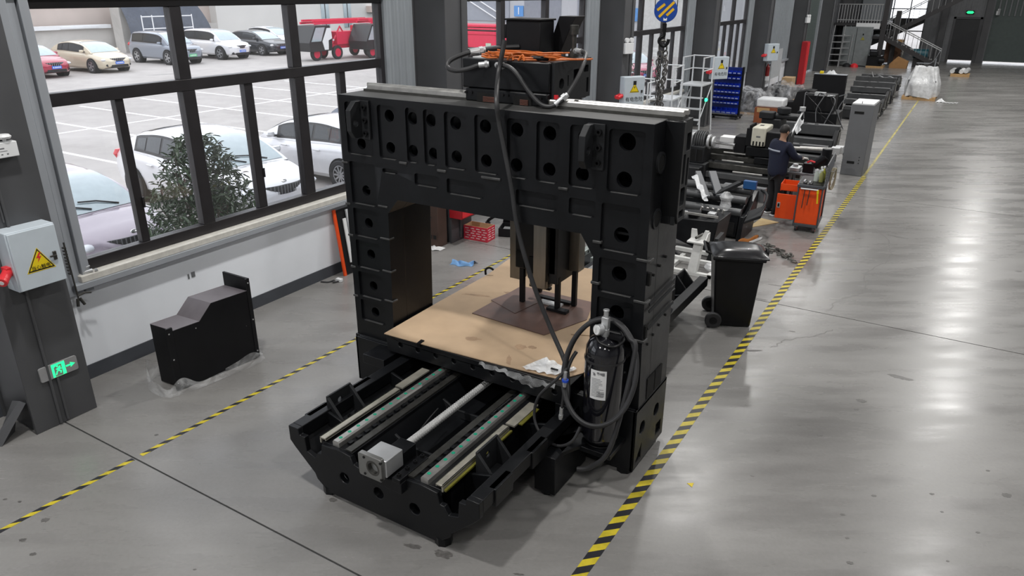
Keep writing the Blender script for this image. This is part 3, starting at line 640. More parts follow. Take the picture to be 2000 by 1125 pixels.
def car(name, label, cat, loc, rz, paint, L=4.6, Wd=1.8, H=1.47, suv=False, s=1.0, glass=None, plate_m=None, detail=1, group=None):
    t = thing(name, label, cat, loc, rz, group); hw = Wd/2*s; Ls = L*s; Hs = H*s; gl = glass or M_cglass
    S = lambda v: v*s
    top = [(-.5,.78),(-.485,.92),(-.40,1.02),(-.2,1.0),(.0,.96),(.2,.94),(.30,.92),(.42,.80),(.475,.70),(.5,.58)]
    if suv: top = [(-.5,.95),(-.47,1.08),(-.3,1.08),(0,1.05),(.2,1.05),(.29,1.03),(.42,.95),(.48,.85),(.5,.70)]
    wid = [(-.5,.70),(-.47,.88),(-.38,.97),(-.1,1.0),(.2,1.0),(.36,.96),(.45,.84),(.485,.68),(.5,.52)]
    zb = lambda x: S(.2 if not suv else .26)+ (S(.14)*max(0,(abs(x)-.42)/.08))
    n = 40; b = MB()
    def sec(i):
        x = -.5+i/n; w = hw*pl(wid,x); z1 = S(pl(top,x)); z0 = zb(x); h = z1-z0
        pts = [(0,z0),(w*.88,z0),(w*.97,z0+h*.12),(w*1.0,z0+h*.45),(w*.985,z0+h*.68),(w*.955,z0+h*.85),(w*.88,z1-h*.04),(w*.72,z1),(0,z1+S(.02))]
        return [(x*Ls,y,z) for y, z in pts]+[(x*Ls,-y,z) for y, z in pts[-2:0:-1]]
    secs = [sec(i) for i in range(n+1)]; m_ = len(secs[0])
    v = [q for s_ in secs for q in s_]; f = [(i*m_+k, i*m_+(k+1)%m_, (i+1)*m_+(k+1)%m_, (i+1)*m_+k) for i in range(n) for k in range(m_)]
    f += [tuple(range(m_))[::-1], tuple(range(n*m_,(n+1)*m_))]
    b.add(v, [q[::-1] for q in f]); 
    # cabin surface
    xr0, xr1, xf1, xf0 = ((-.46,-.40,.06,.30) if suv else (-.43,-.22,.04,.30))
    belt = lambda x: S(pl(top,x))-S(.01)
    def roof(x):
        if x <= xr1: t = (x-xr0)/(xr1-xr0); return lerp(belt(xr0), Hs-S(.06), math.sin(max(0,min(1,t))*math.pi/2)**0.9)
        if x <= xf1: t = (x-xr1)/(xf1-xr1); return Hs-S(.06)+S(.06)*math.sin(math.pi*t)**.7 if 0 < t < 1 else Hs-S(.06)
        t = (xf0-x)/(xf0-xf1); return lerp(belt(xf0), Hs-S(.06), math.sin(max(0,min(1,t))*math.pi/2)**0.95)
    def CS(x, q, off=0.0):
        zr = roof(x); z0 = belt(x); k = (zr-z0)/(Hs-z0+1e-6); wb = hw*pl(wid,x)*.90; wt = lerp(wb, wb*.76, max(0,min(1,k)))
        a = abs(q); sg = 1 if q >= 0 else -1
        if a <= .55: y = wt*a/.55; z = zr-S(.05)*(a/.55)**2.5*k
        else: u = (a-.55)/.45; y = lerp(wt,wb,u**.85); z = lerp(zr-S(.05)*k, z0-S(.03), u)
        return Vector((x*Ls, sg*y, z))
    def CSo(x, q, off):
        e = 1e-3; dx = CS(x+e,q)-CS(x-e,q); dq = CS(x,q+e)-CS(x,q-e); nn = dx.cross(dq)
        if nn.length < 1e-12: return CS(x,q)
        nn.normalize()
        P = CS(x,q); c_ = Vector((P.x,0,S(.9)))
        if nn.dot(P-c_) < 0: nn = -nn
        return P+nn*off
    b.grid(lambda u, w_: CS(lerp(xr0,xf0,u), lerp(-1,1,w_)), 36, 24)
    b.build('body', paint, t, local=True, ang=32)
    def patch(nm, x0, x1, q0, q1, m, off=.008, nx=8, nq=6, skew=0.0):
        MB().grid(lambda u, w_: CSo(lerp(x0,x1,u)+skew*w_, lerp(q0,q1,w_), S(off)), nx, nq).build(nm, m, t, local=True)
    patch('windshield', xf1+.012, xf0-.012, -.50, .50, gl, nx=10, nq=10)
    patch('rear_window', xr0+.03 if not suv else xr0+.005, xr1-.01, -.46, .46, M_cglass)
    mid = (xr1+xf1)/2-.0
    for sg in (1,-1):
        patch('window_surround', xr1-.075 if not suv else xr1+.0, xf1+.13, sg*.60, sg*.96, M_trimb, .004, 16, 4)
        patch('side_window', mid+.008, xf1+.105, sg*.64, sg*.91, M_cglass, .010)
        patch('side_window', xr1+.02, mid-.008, sg*.64, sg*.91, M_cglass, .010)
        patch('side_window', (xr1-.055 if not suv else xr1+.003), xr1+.010, sg*.66, sg*.91, M_cglass, .010)
        # mirrors, handles
        MB().lathe([(.0,-.07),(.07,-.06),(.09,0),(.07,.06),(0,.07)], (0,0,0), 10, Matrix.Translation((S(.85),sg*(hw+S(.03)),S(1.02 if not suv else 1.1)))@Matrix.Diagonal((s*.9,s*1.25,s*.9,1))).build('mirror', paint, t, local=True)
        MB().box(S(.80),S(.90),sg*(hw-S(.12)),sg*hw,S(.96 if not suv else 1.04),S(1.0 if not suv else 1.08)).build('mirror_arm', M_trimb, t, local=True)
        if detail > 1:
            for xx in (S(.35),S(-.75)): MB().box(xx,xx+S(.2),sg*(hw-.01),sg*(hw+S(.025)),S(.80),S(.83)).build('door_handle', paint, t, local=True, bev=.008)
    wr = S(.33 if not suv else .37); ax = (Ls*.30, -Ls*.29)
    wpr = None
    for x in ax:
        for sg in (1,-1):
            MB().cyl((x,sg*(hw-S(.28)),wr),(x,sg*(hw+S(.004)),wr),wr*1.14,28).build('wheel_arch', M_arch, t, local=True)
            yo = sg*(hw+S(.035)); yi = sg*(hw-S(.20))
            w_ = MB().ring((x,yi,wr),(x,yo,wr),wr,wr*.66,28).build('wheel', M_tyre, t, local=True, bev=S(.02))
            r_ = MB().ring((x,yi,wr),(x,yo-sg*S(.01),wr),wr*.68,wr*.60,28); r_.cyl((x,yi,wr),(x,yo-sg*S(.015),wr),wr*.16,12)
            ns = 5 if detail < 2 else 10
            for k in range(ns):
                a = 2*math.pi*k/ns; d = Vector((math.cos(a),0,math.sin(a))); u_ = Vector((-d.z,0,d.x))*wr*(.12 if ns == 5 else .06)
                c0 = Vector((x,yo-sg*S(.03),wr)); 
                r_.hexa([c0+d*wr*.1-u_,c0+d*wr*.64-u_,c0+d*wr*.64+u_,c0+d*wr*.1+u_],[q+Vector((0,sg*S(.02),0)) for q in (c0+d*wr*.1-u_,c0+d*wr*.64-u_,c0+d*wr*.64+u_,c0+d*wr*.1+u_)])
            r_.build('rim', M_rim, w_, local=True)
    # nose
    zg = S(.62 if not suv else .72); xf = Ls/2
    M_ = Matrix.Translation((xf-S(.075),0,zg))
    g_ = MB().grid(lambda u, w_: (S(.075)-.30*s*(abs(lerp(-1,1,u)))**2.2*.45 , lerp(-1,1,u)*S(.46), lerp(-1,1,w_)*S(.085)*(1-.15*abs(lerp(-1,1,u)))), 14, 3, M_)
    gr = g_.build('grille', M_trimb, t, local=True, solid=S(.03))
    sl = MB()
    for k in range(-6 if detail > 1 else -4, 7 if detail > 1 else 5):
        q = k/(7.0 if detail > 1 else 5); sl.box(xf+S(.012)-.135*s*abs(q)**2.2-.004, xf+S(.026)-.135*s*abs(q)**2.2, q*S(.44)-S(.008), q*S(.44)+S(.008), zg-S(.075), zg+S(.075))
    sl.build('grille_bars', M_rim if detail < 2 else M_grey, gr, local=True)
    for sg in (1,-1):
        MB().lathe([(.1*math.sin(math.pi*k/8),-.1*math.cos(math.pi*k/8)) for k in range(9)], (0,0,0), 18, Matrix.Translation((xf-S(.30),sg*S(.60),zg+S(.01)))@Matrix.Rotation(-sg*.75,4,'Z')@Matrix.Diagonal((s*1.3,s*2.6,s*.75,1))).build('headlight', M_lens, t, local=True)
        MB().lathe([(0,-.1),(.07,-.085),(.1,0),(.07,.085),(0,.1)], (0,0,0), 12, Matrix.Translation((-xf+S(.20),sg*S(.66),S(.84 if not suv else .95)))@Matrix.Rotation(sg*.55,4,'Z')@Matrix.Diagonal((s*.8,s*1.7,s*1.1,1))).build('tail_light', M_tail, t, local=True)
        MB().cyl((xf-S(.24),sg*S(.62),S(.38)),(xf-S(.08),sg*S(.58),S(.38)),S(.06),12).build('fog_lamp', M_trimb, t, local=True)
    MB().box(xf-S(.10),xf+S(.005),-S(.45),S(.45),S(.27),S(.40)).build('lower_intake', M_trimb, t, local=True, bev=.01)
    pl_ = MB().box(xf+S(.0),xf+S(.03),-S(.22),S(.22),S(.42-(.12 if detail > 1 else 0)),S(.55-(.12 if detail > 1 else 0))).build('licence_plate', plate_m or M_pblue, t, local=True)
    bb = MB()
    for k in range(6): bb.box(xf+S(.03),xf+S(.032),S(-.18+.06*k+(.015 if k else 0)),S(-.145+.06*k+(.015 if k else 0)),S(.455-(.12 if detail > 1 else 0)),S(.515-(.12 if detail > 1 else 0)))
    bb.build('plate_lettering', M_white, pl_, local=True)
    if detail > 1:
        MB().lathe([(0,-.012),(.05,-.01),(.06,0),(.05,.01),(0,.012)], (0,0,0), 16, Matrix.Translation((xf-S(.06),0,zg+S(.135)))@Matrix.Rotation(R(65),4,'Y')@Matrix.Diagonal((.55,1.05,1,1))).build('emblem', M_chrome, t, local=True)
        for y0 in (-.1,.45): MB().tube([CSo(xf0-.02, y0*.6, .02), CSo(xf0-.045, y0*.6-.22, .03), CSo(xf0-.055, y0*.6-.42, .03)], .012, 6).build('wiper', M_trimb, t, local=True)
    return t
P_white = carpaint('white_car_paint',(0.80,0.80,0.82))
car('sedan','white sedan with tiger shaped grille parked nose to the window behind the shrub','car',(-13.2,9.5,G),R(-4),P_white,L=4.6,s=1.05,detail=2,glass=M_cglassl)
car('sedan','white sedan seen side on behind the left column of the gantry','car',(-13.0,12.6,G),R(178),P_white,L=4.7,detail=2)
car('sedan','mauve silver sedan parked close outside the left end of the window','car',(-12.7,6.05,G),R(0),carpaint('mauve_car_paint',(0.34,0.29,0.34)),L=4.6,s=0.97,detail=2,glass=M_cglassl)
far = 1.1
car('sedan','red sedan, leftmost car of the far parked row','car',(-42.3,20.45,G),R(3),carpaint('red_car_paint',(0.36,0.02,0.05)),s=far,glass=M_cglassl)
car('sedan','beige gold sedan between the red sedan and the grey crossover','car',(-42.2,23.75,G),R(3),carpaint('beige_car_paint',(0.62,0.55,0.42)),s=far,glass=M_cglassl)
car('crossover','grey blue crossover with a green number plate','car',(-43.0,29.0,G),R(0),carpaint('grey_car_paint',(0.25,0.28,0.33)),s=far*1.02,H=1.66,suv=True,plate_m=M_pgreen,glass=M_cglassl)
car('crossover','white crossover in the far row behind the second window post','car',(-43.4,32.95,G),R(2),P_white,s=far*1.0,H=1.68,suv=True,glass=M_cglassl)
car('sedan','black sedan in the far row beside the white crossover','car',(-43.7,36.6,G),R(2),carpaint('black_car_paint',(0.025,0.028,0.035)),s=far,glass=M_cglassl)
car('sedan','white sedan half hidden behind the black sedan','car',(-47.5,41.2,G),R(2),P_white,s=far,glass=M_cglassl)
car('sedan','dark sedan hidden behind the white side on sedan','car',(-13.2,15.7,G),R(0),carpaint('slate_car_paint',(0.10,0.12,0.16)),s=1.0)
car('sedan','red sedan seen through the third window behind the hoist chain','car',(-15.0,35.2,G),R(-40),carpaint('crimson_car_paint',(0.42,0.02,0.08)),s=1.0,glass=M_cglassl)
# --- red ladder trucks
M_rtruck = mat('red_truck_paint',(0.68,0.02,0.07),0.35,var=0.08)
def ladder_truck(label, x, y, s=1.0, body_only=False):
    t = thing('ladder_truck', label, 'truck', (x,y,G), 0)
    q = lambda v: v*s
    c = MB().plate([(q(.1),q(.55)),(q(.0),q(1.05)),(q(.55),q(2.0)),(q(1.75),q(2.0)),(q(1.9),q(1.55)),(q(1.85),q(.55))], 'x', q(-.75), q(.75)); 
    cb = c.build('cab', M_trimb, t, local=True, bev=.02)
    MB().plate([(q(1.2),q(.62)),(q(1.05),q(1.1)),(q(1.5),q(1.85)),(q(1.8),q(1.85)),(q(1.86),q(1.25)),(q(1.55),q(1.15)),(q(1.5),q(.62))], 'x', q(.75), q(.78)).build('white_side_panel', M_white, cb, local=True)
    MB().plate([(q(.17),q(1.12)),(q(.62),q(1.9)),(q(1.33),q(1.9)),(q(.95),q(1.12))], 'x', q(.75), q(.77)).build('side_window', M_cglassl, cb, local=True)
    b = MB()
    for z, xx in ((2.06,.6),(2.06,-.6),(2.2,.45),(2.2,-.45)): b.box(q(xx-.06),q(xx+.06),q(.7),q(6.2),q(z),q(z+.12))
    for k in range(12): b.box(q(-.6),q(.6),q(.9+k*.45),q(.96+k*.45),q(2.09),q(2.13))
    b.build('ladder', M_rtruck, t, local=True)
    b = MB(); b.box(q(-.5),q(.5),q(1.85),q(6.0),q(.62),q(.85)); b.box(q(-.65),q(.65),q(2.4),q(4.2),q(.85),q(1.6)); b.box(q(-.1),q(.5),q(4.4),q(5.9),q(.85),q(1.9)); b.tube([(q(.5),q(2.0),q(.8)),(q(.55),q(2.8),q(1.9)),(q(.5),q(3.6),q(.9))], q(.06)); b.build('chassis', M_rtruck, t, local=True, bev=.02)
    for yy, xx in ((.75,.45),(2.35,.62),(2.35,-.62),(5.2,.62),(5.2,-.62)):
        w_ = MB().ring((q(xx-.1),q(yy),q(.4)),(q(xx+.1),q(yy),q(.4)),q(.4),q(.25),22).build('wheel', M_tyre, t, local=True, bev=.02)
        MB().cyl((q(xx-.08),q(yy),q(.4)),(q(xx+.08),q(yy),q(.4)),q(.26),16).build('hub', M_rtruck, w_, local=True)
    b = MB(); b.lathe([(0,-.06),(.05,-.05),(.06,0),(.05,.05),(0,.06)], (q(.78),q(1.95),q(1.15)), 10); b.build('marker_lamp', M_lens, t, local=True)
    return t
ladder_truck('red ladder truck with black and white cab, left of the two through the window',-36.6,34.05,1.06)
ladder_truck('red ladder truck with black and white cab, right one nearest the window edge',-35.0,37.5,1.06)
t = thing('ladder_truck','long red truck body behind the motor housing on top of the gantry','truck',(-27.9,42.2,G),0)
b = MB(); b.box(-2.6,2.2,-1,1,.75,1.55); b.box(-2.7,2.3,-1.05,1.05,1.55,1.75); b.box(-2.6,2.2,-.9,.9,2.0,2.15); b.box(-2.6,2.2,-1,1,1.85,1.95); b.build('red_body', M_rtruck, t, local=True, bev=.03)
b = MB(); b.box(-2.4,2.0,-.9,.9,.45,.75); b.build('chassis', M_trimb, t, local=True)
for x in (-1.9,1.6):
    for y in (-.85,.85): MB().ring((x,y-.12,.42),(x,y+.12,.42),.42,.2,20).build('wheel', M_tyre, t, local=True)
b = MB(); b.box(.55,.95,-1.03,-1.0,.5,1.05); b.build('pale_green_board', mat('pale_green_board',(0.45,0.55,0.42),0.5), t, local=True)
for x in (-1.9,-1.2): MB().tube([(x,-1.02,.6),(x+.05,-1.1,.95),(x+.3,-1.1,.95),(x+.35,-1.02,.6)], .035, 8, 4).build('orange_hose', M_orange, t, local=True)
# --- surrounding walls and buildings
m, nt, p = NT('weathered_concrete'); M_conc = m
nt.links.new(ramp(nt, [(0.3,(0.40,0.385,0.36)),(0.55,(0.56,0.54,0.51)),(0.75,(0.63,0.60,0.57))], noise(nt, .35, 7, .65, stretch=(1,.5,1.3), dist=.7)), p.inputs['Base Color']); p.inputs['Roughness'].default_value = .85
def tagged(o, label, cat): return setp(o, label, cat)
bw = thing('boundary_wall','weathered grey concrete boundary wall behind the far row of cars','wall',(-54,24,G))
MB().box(-54.4,-54,-20,41.5,G,1.55).build('lower_wall', M_conc, bw)
MB().box(-55.2,-54.8,-20,41.5,G,7.5).build('upper_wall', mat('brown_banner_wall',(0.50,0.43,0.39),.8,var=.15,scale=.3), bw)
MB().box(-54.4,-53.7,25.5,32.2,1.5,1.75).build('pipe_ledge', M_white, bw)
MB().box(-54.3,-53.6,28.6,31.3,1.55,1.68).build('small_awning', M_white, bw)
MB().box(-54.7,-53.9,22.6,24.2,G,6).build('tan_buttress', mat('tan_stone',(0.60,0.48,0.33),.9,var=.25), bw)
tp = thing('tarpaulin_shed','dark blue grey tarpaulin covered stack behind the grey crossover','shed',(-52,35,G))
MB().grid(lambda u, w_: (-51.0-1.6*w_*w_, lerp(31.9,38.9,u)+(u-.5)*(-.8*w_), G+3.4*w_+.12*math.sin(u*19+w_*3)), 30, 8).build('tarpaulin', mat('dark_tarpaulin',(0.065,0.075,0.10),.6,var=.25), tp)
b = MB(); b.box(-53.5,-52.4,32.2,38.2,G,3.2); b.build('stack', M_conc, tp)
b = MB()
for y in (32.4,33.2,35.2,36.4): b.tube([(-50.2,y,G),(-50.2,y,2.4)], .04, 6)
for z in (1.5,2.3): b.tube([(-50.2,32.4,z),(-50.2,36.4,z)], .04, 6)
b.build('pipe_frame', M_white, tp)
wb = thing('white_building','plain white rendered building at the far right of the car park','building',(-54,52,G))
MB().box(-60,-54,41.5,90,G,9).build('wall', mat('cream_render',(0.66,0.65,0.62),.8,var=.05,scale=.4), wb)
for y in (48.6,53.2,56.2): b = MB().box(-54,-53.93,y,y+1.0,.7,3.2).build('window', M_cglassl, wb); MB().box(-53.93,-53.9,y+.45,y+.52,.7,3.2).build('glazing_bar', M_frame, b)
MB().box(-54,-53.5,59.5,63,2.0,2.6).build('signboard', mat('beige_board',(0.55,0.45,0.40),.7), wb)
gb = thing('factory_building','grey factory building with numbered shutter doors across the car park','building',(-28,50,G))
MB().box(-42,-9,50,62,G,9).build('wall', mat('grey_factory_sheet',(0.47,0.48,0.50),.6,var=.06,scale=.5), gb)
M_gsh = mat('grey_shutter',(0.30,0.32,0.36),.5,var=.08)
shutter(MB(), -29.7,-26.6,G,3.6,49.97,'x').build('shutter_door', M_gsh, gb, smooth=False)
shutter(MB(), -25.3,-22.4,G,3.6,49.97,'x').build('shutter_door', M_gsh, gb, smooth=False)
shutter(MB(), -20.3,-16.8,G,3.6,49.97,'x').build('shutter_door', mat('pale_shutter',(0.66,0.66,0.64),.5), gb, smooth=False)
b = MB(); b.box(-35.4,-31,49.9,50,1.9,3.6); b.build('window', M_gsh, gb)
b = MB(); b.tube([(-35,49.85,3.5),(-32,49.85,2.0)],.05,6); b.tube([(-34,49.85,3.5),(-31.4,49.85,2.2)],.05,6); b.build('stair_rail', M_white, gb)
sg = MB().box(-30.55,-29.75,49.88,49.95,2.25,3.0).build('number_sign', mat('sign_blue',(0.09,0.28,0.62),.5), gb)
text_mb('1', .75, Matrix.Translation((-30.15,49.875,2.62))@Matrix.Rotation(R(90),4,'X')).build('sign_number', M_white, sg)
MB().box(-21.3,-20.6,49.88,49.95,2.1,2.95).build('number_sign', bpy.data.materials['sign_blue'], gb)
# --- two scooters by the white building
def scooter(label, x, y, m):
    t = thing('scooter', label, 'scooter', (x,y,G), R(15))
    for xx in (-.55,.55): MB().ring((xx,-.05,.27),(xx,.05,.27),.27,.17,16).build('wheel', M_tyre, t, local=True)
    b = MB(); b.box(-.6,.1,-.14,.14,.4,.75); b.box(-.7,0,-.13,.13,.75,.85); b.box(.05,.4,-.12,.12,.3,.38); b.hexa([(.35,-.16,.3),(.5,-.16,.3),(.5,.16,.3),(.35,.16,.3)],[(.25,-.18,1.0),(.35,-.18,1.0),(.35,.18,1.0),(.25,.18,1.0)]); b.build('body', m, t, local=True, bev=.03)
    b = MB(); b.tube([(.28,-.32,1.05),(.30,0,1.08),(.28,.32,1.05)], .025, 6); b.tube([(.3,-.2,1.05),(.28,-.28,1.3)], .015, 6); b.build('handlebar', M_trimb, t, local=True)
scooter('dark scooter parked against the white building', -51.5, 43.1, M_trimb)
scooter('pale scooter parked right of the dark scooter', -51.5, 46.3, M_alu)
# --- shrubs outside the windows
M_leaf = mat('shrub_leaf',(0.045,0.075,0.035),.38,var=.45,scale=3,spec=.6); M_leafr = mat('shrub_leaf_bronze',(0.12,0.075,0.065),.4,var=.3); M_stem = mat('shrub_stem',(0.14,0.11,0.09),.8)
def shrub(label, x, y, h, rx, ry, nl, nst, seed, base=G):
    rnd = random.Random(seed); t = thing('shrub', label, 'shrub', (x,y,base), 0)
    b = MB(); tips = []
    for k in range(26):
        a = rnd.uniform(0,6.28); r = rnd.uniform(.15,1)**.6; tx, ty = rx*r*math.cos(a)*.85, ry*r*math.sin(a)*.85; tz = h*(1-.45*r*r)*rnd.uniform(.62,.98)
        P = [(tx*.1,ty*.1,0),(tx*.45+rnd.uniform(-.05,.05),ty*.45,tz*.45),(tx,ty,tz)]; b.tube(P, .011, 5, 3); tips.append(P)
    b.build('stem', M_stem, t, local=True)
    def leafM(big=1.0):
        while True:
            u, v, w = rnd.uniform(-1,1), rnd.uniform(-1,1), rnd.uniform(-.15,1)
            if u*u+v*v+(w*.9)**2 < 1 and (u*u+v*v+w*w > .18): break
        taper = 1-.35*max(0,w)**2
        c = Vector((u*rx*taper, v*ry*taper, h*(.30+.70*w) if w > 0 else h*(.30+w*.9)))
        rot = Matrix.Rotation(rnd.uniform(0,6.28),4,'Z')@Matrix.Rotation(rnd.uniform(-1.0,.9),4,'Y')@Matrix.Rotation(rnd.uniform(-.6,.6),4,'X')
        return Matrix.Translation(c)@rot@Matrix.Scale(rnd.uniform(.75,1.25)*big,4)
    lv = [(0,0,0),(.03,.014,.006),(.07,.012,.002),(.10,0,-.012),(.07,-.012,.002),(.03,-.014,.006),(.05,0,-.004)]; lf = [(0,1,6),(1,2,6),(2,3,6),(3,4,6),(4,5,6),(5,0,6)]
    me = [MB().add(lv,lf).build('leaf', mm, t, local=True) for mm in (M_leaf, M_leafr)]
    for i, o in enumerate(me): o.matrix_local = leafM(1.15)
    for k in range(nl):
        c = me[0 if rnd.random() < .85 else 1].copy(); COL.objects.link(c); c.parent = t; c.matrix_local = leafM(1.3)
    st = MB()
    for k in range(nst): st.add(lv, lf, leafM(1.2))
    st.build('foliage', M_leaf, t, local=True, kind='stuff'); return t
shrub('leafy dark green shrub close outside the window in front of the white sedan', -8.95, 6.22, 2.32, .62, .92, 260, 3600, 5)
shrub('dark evergreen shrub outside the third window behind the hoist chain', -8.9, 20.6, 2.6, .6, .6, 0, 1500, 6)
shrub('sparse bare shrub outside the fourth window', -8.9, 27.6, 2.9, .8, 1.4, 0, 350, 9)
shrub('thin young shrub outside the third window beside the red sedan', -9.1, 18.6, 2.3, .3, .4, 0, 120, 11)
# ================================================================ NEAR OBJECTS
# --- warning triangle builder: lies in the plane given by matrix M (x right, y up, z out)
def triangle(b_yel, b_blk, M, s):
    pts = [(-s*.58,-s*.42),(s*.58,-s*.42),(0,s*.58)]; inn = [(x*.86,y*.86+ -.0*s) for x, y in pts]; 
    b_yel.plate([(x*1.08,y*1.08) for x, y in pts], 'z', 0, .0012, (), M)
    b_blk.plate(pts, 'z', .0012, .0020, [inn], M)
def face_x(x, y, z): # on a face looking +X: text right = +Y
    return Matrix.Translation((x,y,z))@Matrix(((0,0,1,0),(1,0,0,0),(0,1,0,0),(0,0,0,1)))
def bolt_glyph(M, s): # lightning zigzag
    return MB().plate([(.1*s,.5*s),(-.28*s,-.05*s),(-.02*s,-.05*s),(-.2*s,-.5*s),(.28*s,.1*s),(.02*s,.1*s),(.3*s,.5*s)], 'z', .002, .0028, (), M)
# --- electrical box on the near column
t = thing('electrical_box','pale grey electrical box with a yellow shock warning triangle on the near dark column','electrical box',(-6.95,3.0,1.5))
MB().box(-7.07,-6.87,2.80,3.22,1.50,2.05).build('body', M_box, t, bev=.008)
dr = MB().box(-6.87,-6.845,2.81,3.21,1.51,2.04).build('door', M_box, t, bev=.005)
M0 = face_x(-6.8445, 3.015, 1.745); by, bk = MB(), MB(); triangle(by, bk, M0, .20)
wt_ = by.build('warning_sign', M_yellow, t, smooth=False); bk.build('sign_border', M_ink, wt_, smooth=False)
bolt_glyph(M0@Matrix.Translation((0,.035,0)), .085).build('lightning_mark', M_redp, wt_, smooth=False)
text_mb('当心触电', .042, M0@Matrix.Translation((0,-.055,.0024))).build('sign_lettering', M_ink, wt_, smooth=False)
b = MB(); b.box(-6.845,-6.83,3.135,3.165,1.72,1.80); b.box(-6.83,-6.815,3.10,3.16,1.755,1.77); b.build('latch', M_dsteel, t, bev=.003)
b = MB(); b.box(-6.99,-6.90,2.755,2.80,1.66,1.74); b.cyl((-6.945,2.79,1.70),(-6.87,2.70,1.655),.042,18); b.cyl((-6.87,2.70,1.655),(-6.85,2.675,1.643),.046,18); b.build('red_socket', M_redp, t, bev=.004)
MB().cyl((-6.849,2.675,1.643),(-6.846,2.671,1.641),.02,12).build('socket_pin', M_paper, t)
# --- emergency light and exit sign on the same column
t = thing('emergency_light','white emergency light box with round lamp head on the near column','emergency light',(-7.05,3.05,2.66))
MB().box(-7.07,-6.99,2.80,3.14,2.66,2.79).build('housing', M_white, t, bev=.006)
b = MB(); b.lathe([(.0,-.02),(.05,-.018),(.06,0),(.045,.018),(0,.022)], (-7.02,3.06,2.835), 18); b.cyl((-7.02,3.06,2.79),(-7.02,3.06,2.82),.015,10); b.build('lamp_head', M_white, t)
b = MB(); b.box(-6.99,-6.989,2.95,3.03,2.735,2.745); b.box(-6.99,-6.989,2.86,2.93,2.735,2.745); b.box(-6.99,-6.989,2.88,3.05,2.715,2.719)
for k in range(5): b.box(-6.99,-6.989,2.86+k*.045,2.875+k*.045,2.685,2.695)
b.build('housing_lettering', M_grey, t)
t = thing('exit_sign','green lit running man exit sign on a grey plate on the near column','exit sign',(-7.06,3.03,.5))
M1 = face_x(-7.055, 3.03, .578)
MB().plate(rrect(-.18,.18,-.075,.075,.018), 'z', -.012, .006, (), M1).build('plate', mat('sign_plate_grey',(0.27,0.27,0.275),.4), t, bev=.002)
M_green = emis('exit_green', (0.02,1.0,0.28), 1.3)
b = MB(); b.plate(rect(-.065,.06,-.068,.068), 'z', .006, .008, [[(-.045,-.0679),(-.045,.03),(-.018,.05),(.03,.05),(.03,-.0679)]], M1)
for pts in ([(-.005,.02),(.012,.036),(.02,.025),(.008,.008)],[(-.03,.012),(.0,.02),(.005,-.005),(-.012,-.01)],[(-.005,-.005),(.02,-.02),(.015,-.045),(.005,-.04),(.008,-.025),(-.012,-.015)],[(-.012,-.012),(-.03,-.05),(-.04,-.045),(-.022,-.008)],[(.002,.015),(.025,.005),(.025,-.004),(.0,.0)]): b.plate(pts, 'z', .006, .008, (), M1)
b.plate(circ(-.012,.038,.010,10), 'z', .006, .008, (), M1)
b.plate([(.068,-.006),(.068,.010),(.115,.010),(.108,.028),(.155,.002),(.108,-.024),(.115,-.006)], 'z', .006, .008, (), M1)
b.build('lit_symbol', M_green, t, smooth=False)
# --- clamp hanging on the window trim, tap on the sill, wall socket, plug on floor
t = thing('threaded_clamp','black threaded rod clamp hanging on the trim beside the electrical box','clamp',(-7.58,3.62,1.0))
b = MB(); b.tube([(-7.58,3.60,1.62),(-7.57,3.61,1.0)], .009, 8); 
for k in range(9): b.box(-7.59,-7.55,3.575,3.60,1.28+k*.035,1.295+k*.035)
b.build('rod', M_dsteel, t)
b = MB(); b.tube([(-7.57,3.61,1.03),(-7.55,3.68,1.05),(-7.55,3.74,1.03)], .011, 8); b.cyl((-7.57,3.60,1.0),(-7.56,3.585,.92),.016,10); b.cyl((-7.56,3.62,1.0),(-7.55,3.65,.925),.016,10); b.build('wing_nut', M_dsteel, t)
t = thing('brass_tap_fitting','small grey metal tap fitting lying at the left end of the window sill','fitting',(-7.66,3.80,1.2))
b = MB(); b.cyl((-7.68,3.76,1.22),(-7.66,3.86,1.22),.02,12); b.tube([(-7.67,3.80,1.23),(-7.66,3.81,1.27),(-7.65,3.84,1.28)],.008,8); b.ring((-7.645,3.88,1.212),(-7.635,3.90,1.225),.018,.008,12); b.build('tap_body', M_alu, t)
t = thing('wall_socket','small pair of cut out socket holes in the white wall under the window','socket',(-7.715,5.04,.77))
MB().box(-7.72,-7.712,5.035,5.085,.735,.80).build('socket_plate', M_grey, t, bev=.003); MB().box(-7.72,-7.714,4.985,5.005,.73,.79).build('cable_slot', M_grey, t)
t = thing('power_plug','black cable end with a white plug lying on the floor by the skirting','plug',(-7.5,7.2,0))
MB().tube([(-7.66,7.05,.01),(-7.55,7.1,.012),(-7.52,7.18,.02),(-7.48,7.12,.012),(-7.44,7.2,.015)], .011, 8, 4).build('cable', M_rubber, t); MB().box(-7.50,-7.40,7.19,7.25,.0,.05).build('plug_body', M_white, t, bev=.008)
# --- boards leaning at the end of the wall
t = thing('framed_board','orange edged black board leaning on the white wall behind the gantry column','board',(-7.55,7.6,0))
Ml = Matrix.Translation((-7.53,7.42,0))@Matrix.Rotation(R(-7),4,'Y')
MB().box(-.03,.0,0,.05,0,1.02,Ml).build('orange_edge', M_orange, t, local=False, bev=.003); MB().box(-.03,.005,.05,.62,0.02,1.0,Ml).build('board', M_black, t)
t = thing('leaning_sheets','white lined panel standing in front of the orange edged board','panel',(-7.5,7.7,0))
MB().box(.012,.03,.14,.2,.18,.86,Ml).build('left_sheet', M_white, t); b = MB(); b.box(.015,.04,.22,.60,.15,.98,Ml); b.build('right_sheet', mat('lined_panel',(0.55,0.57,0.6),.5), t)
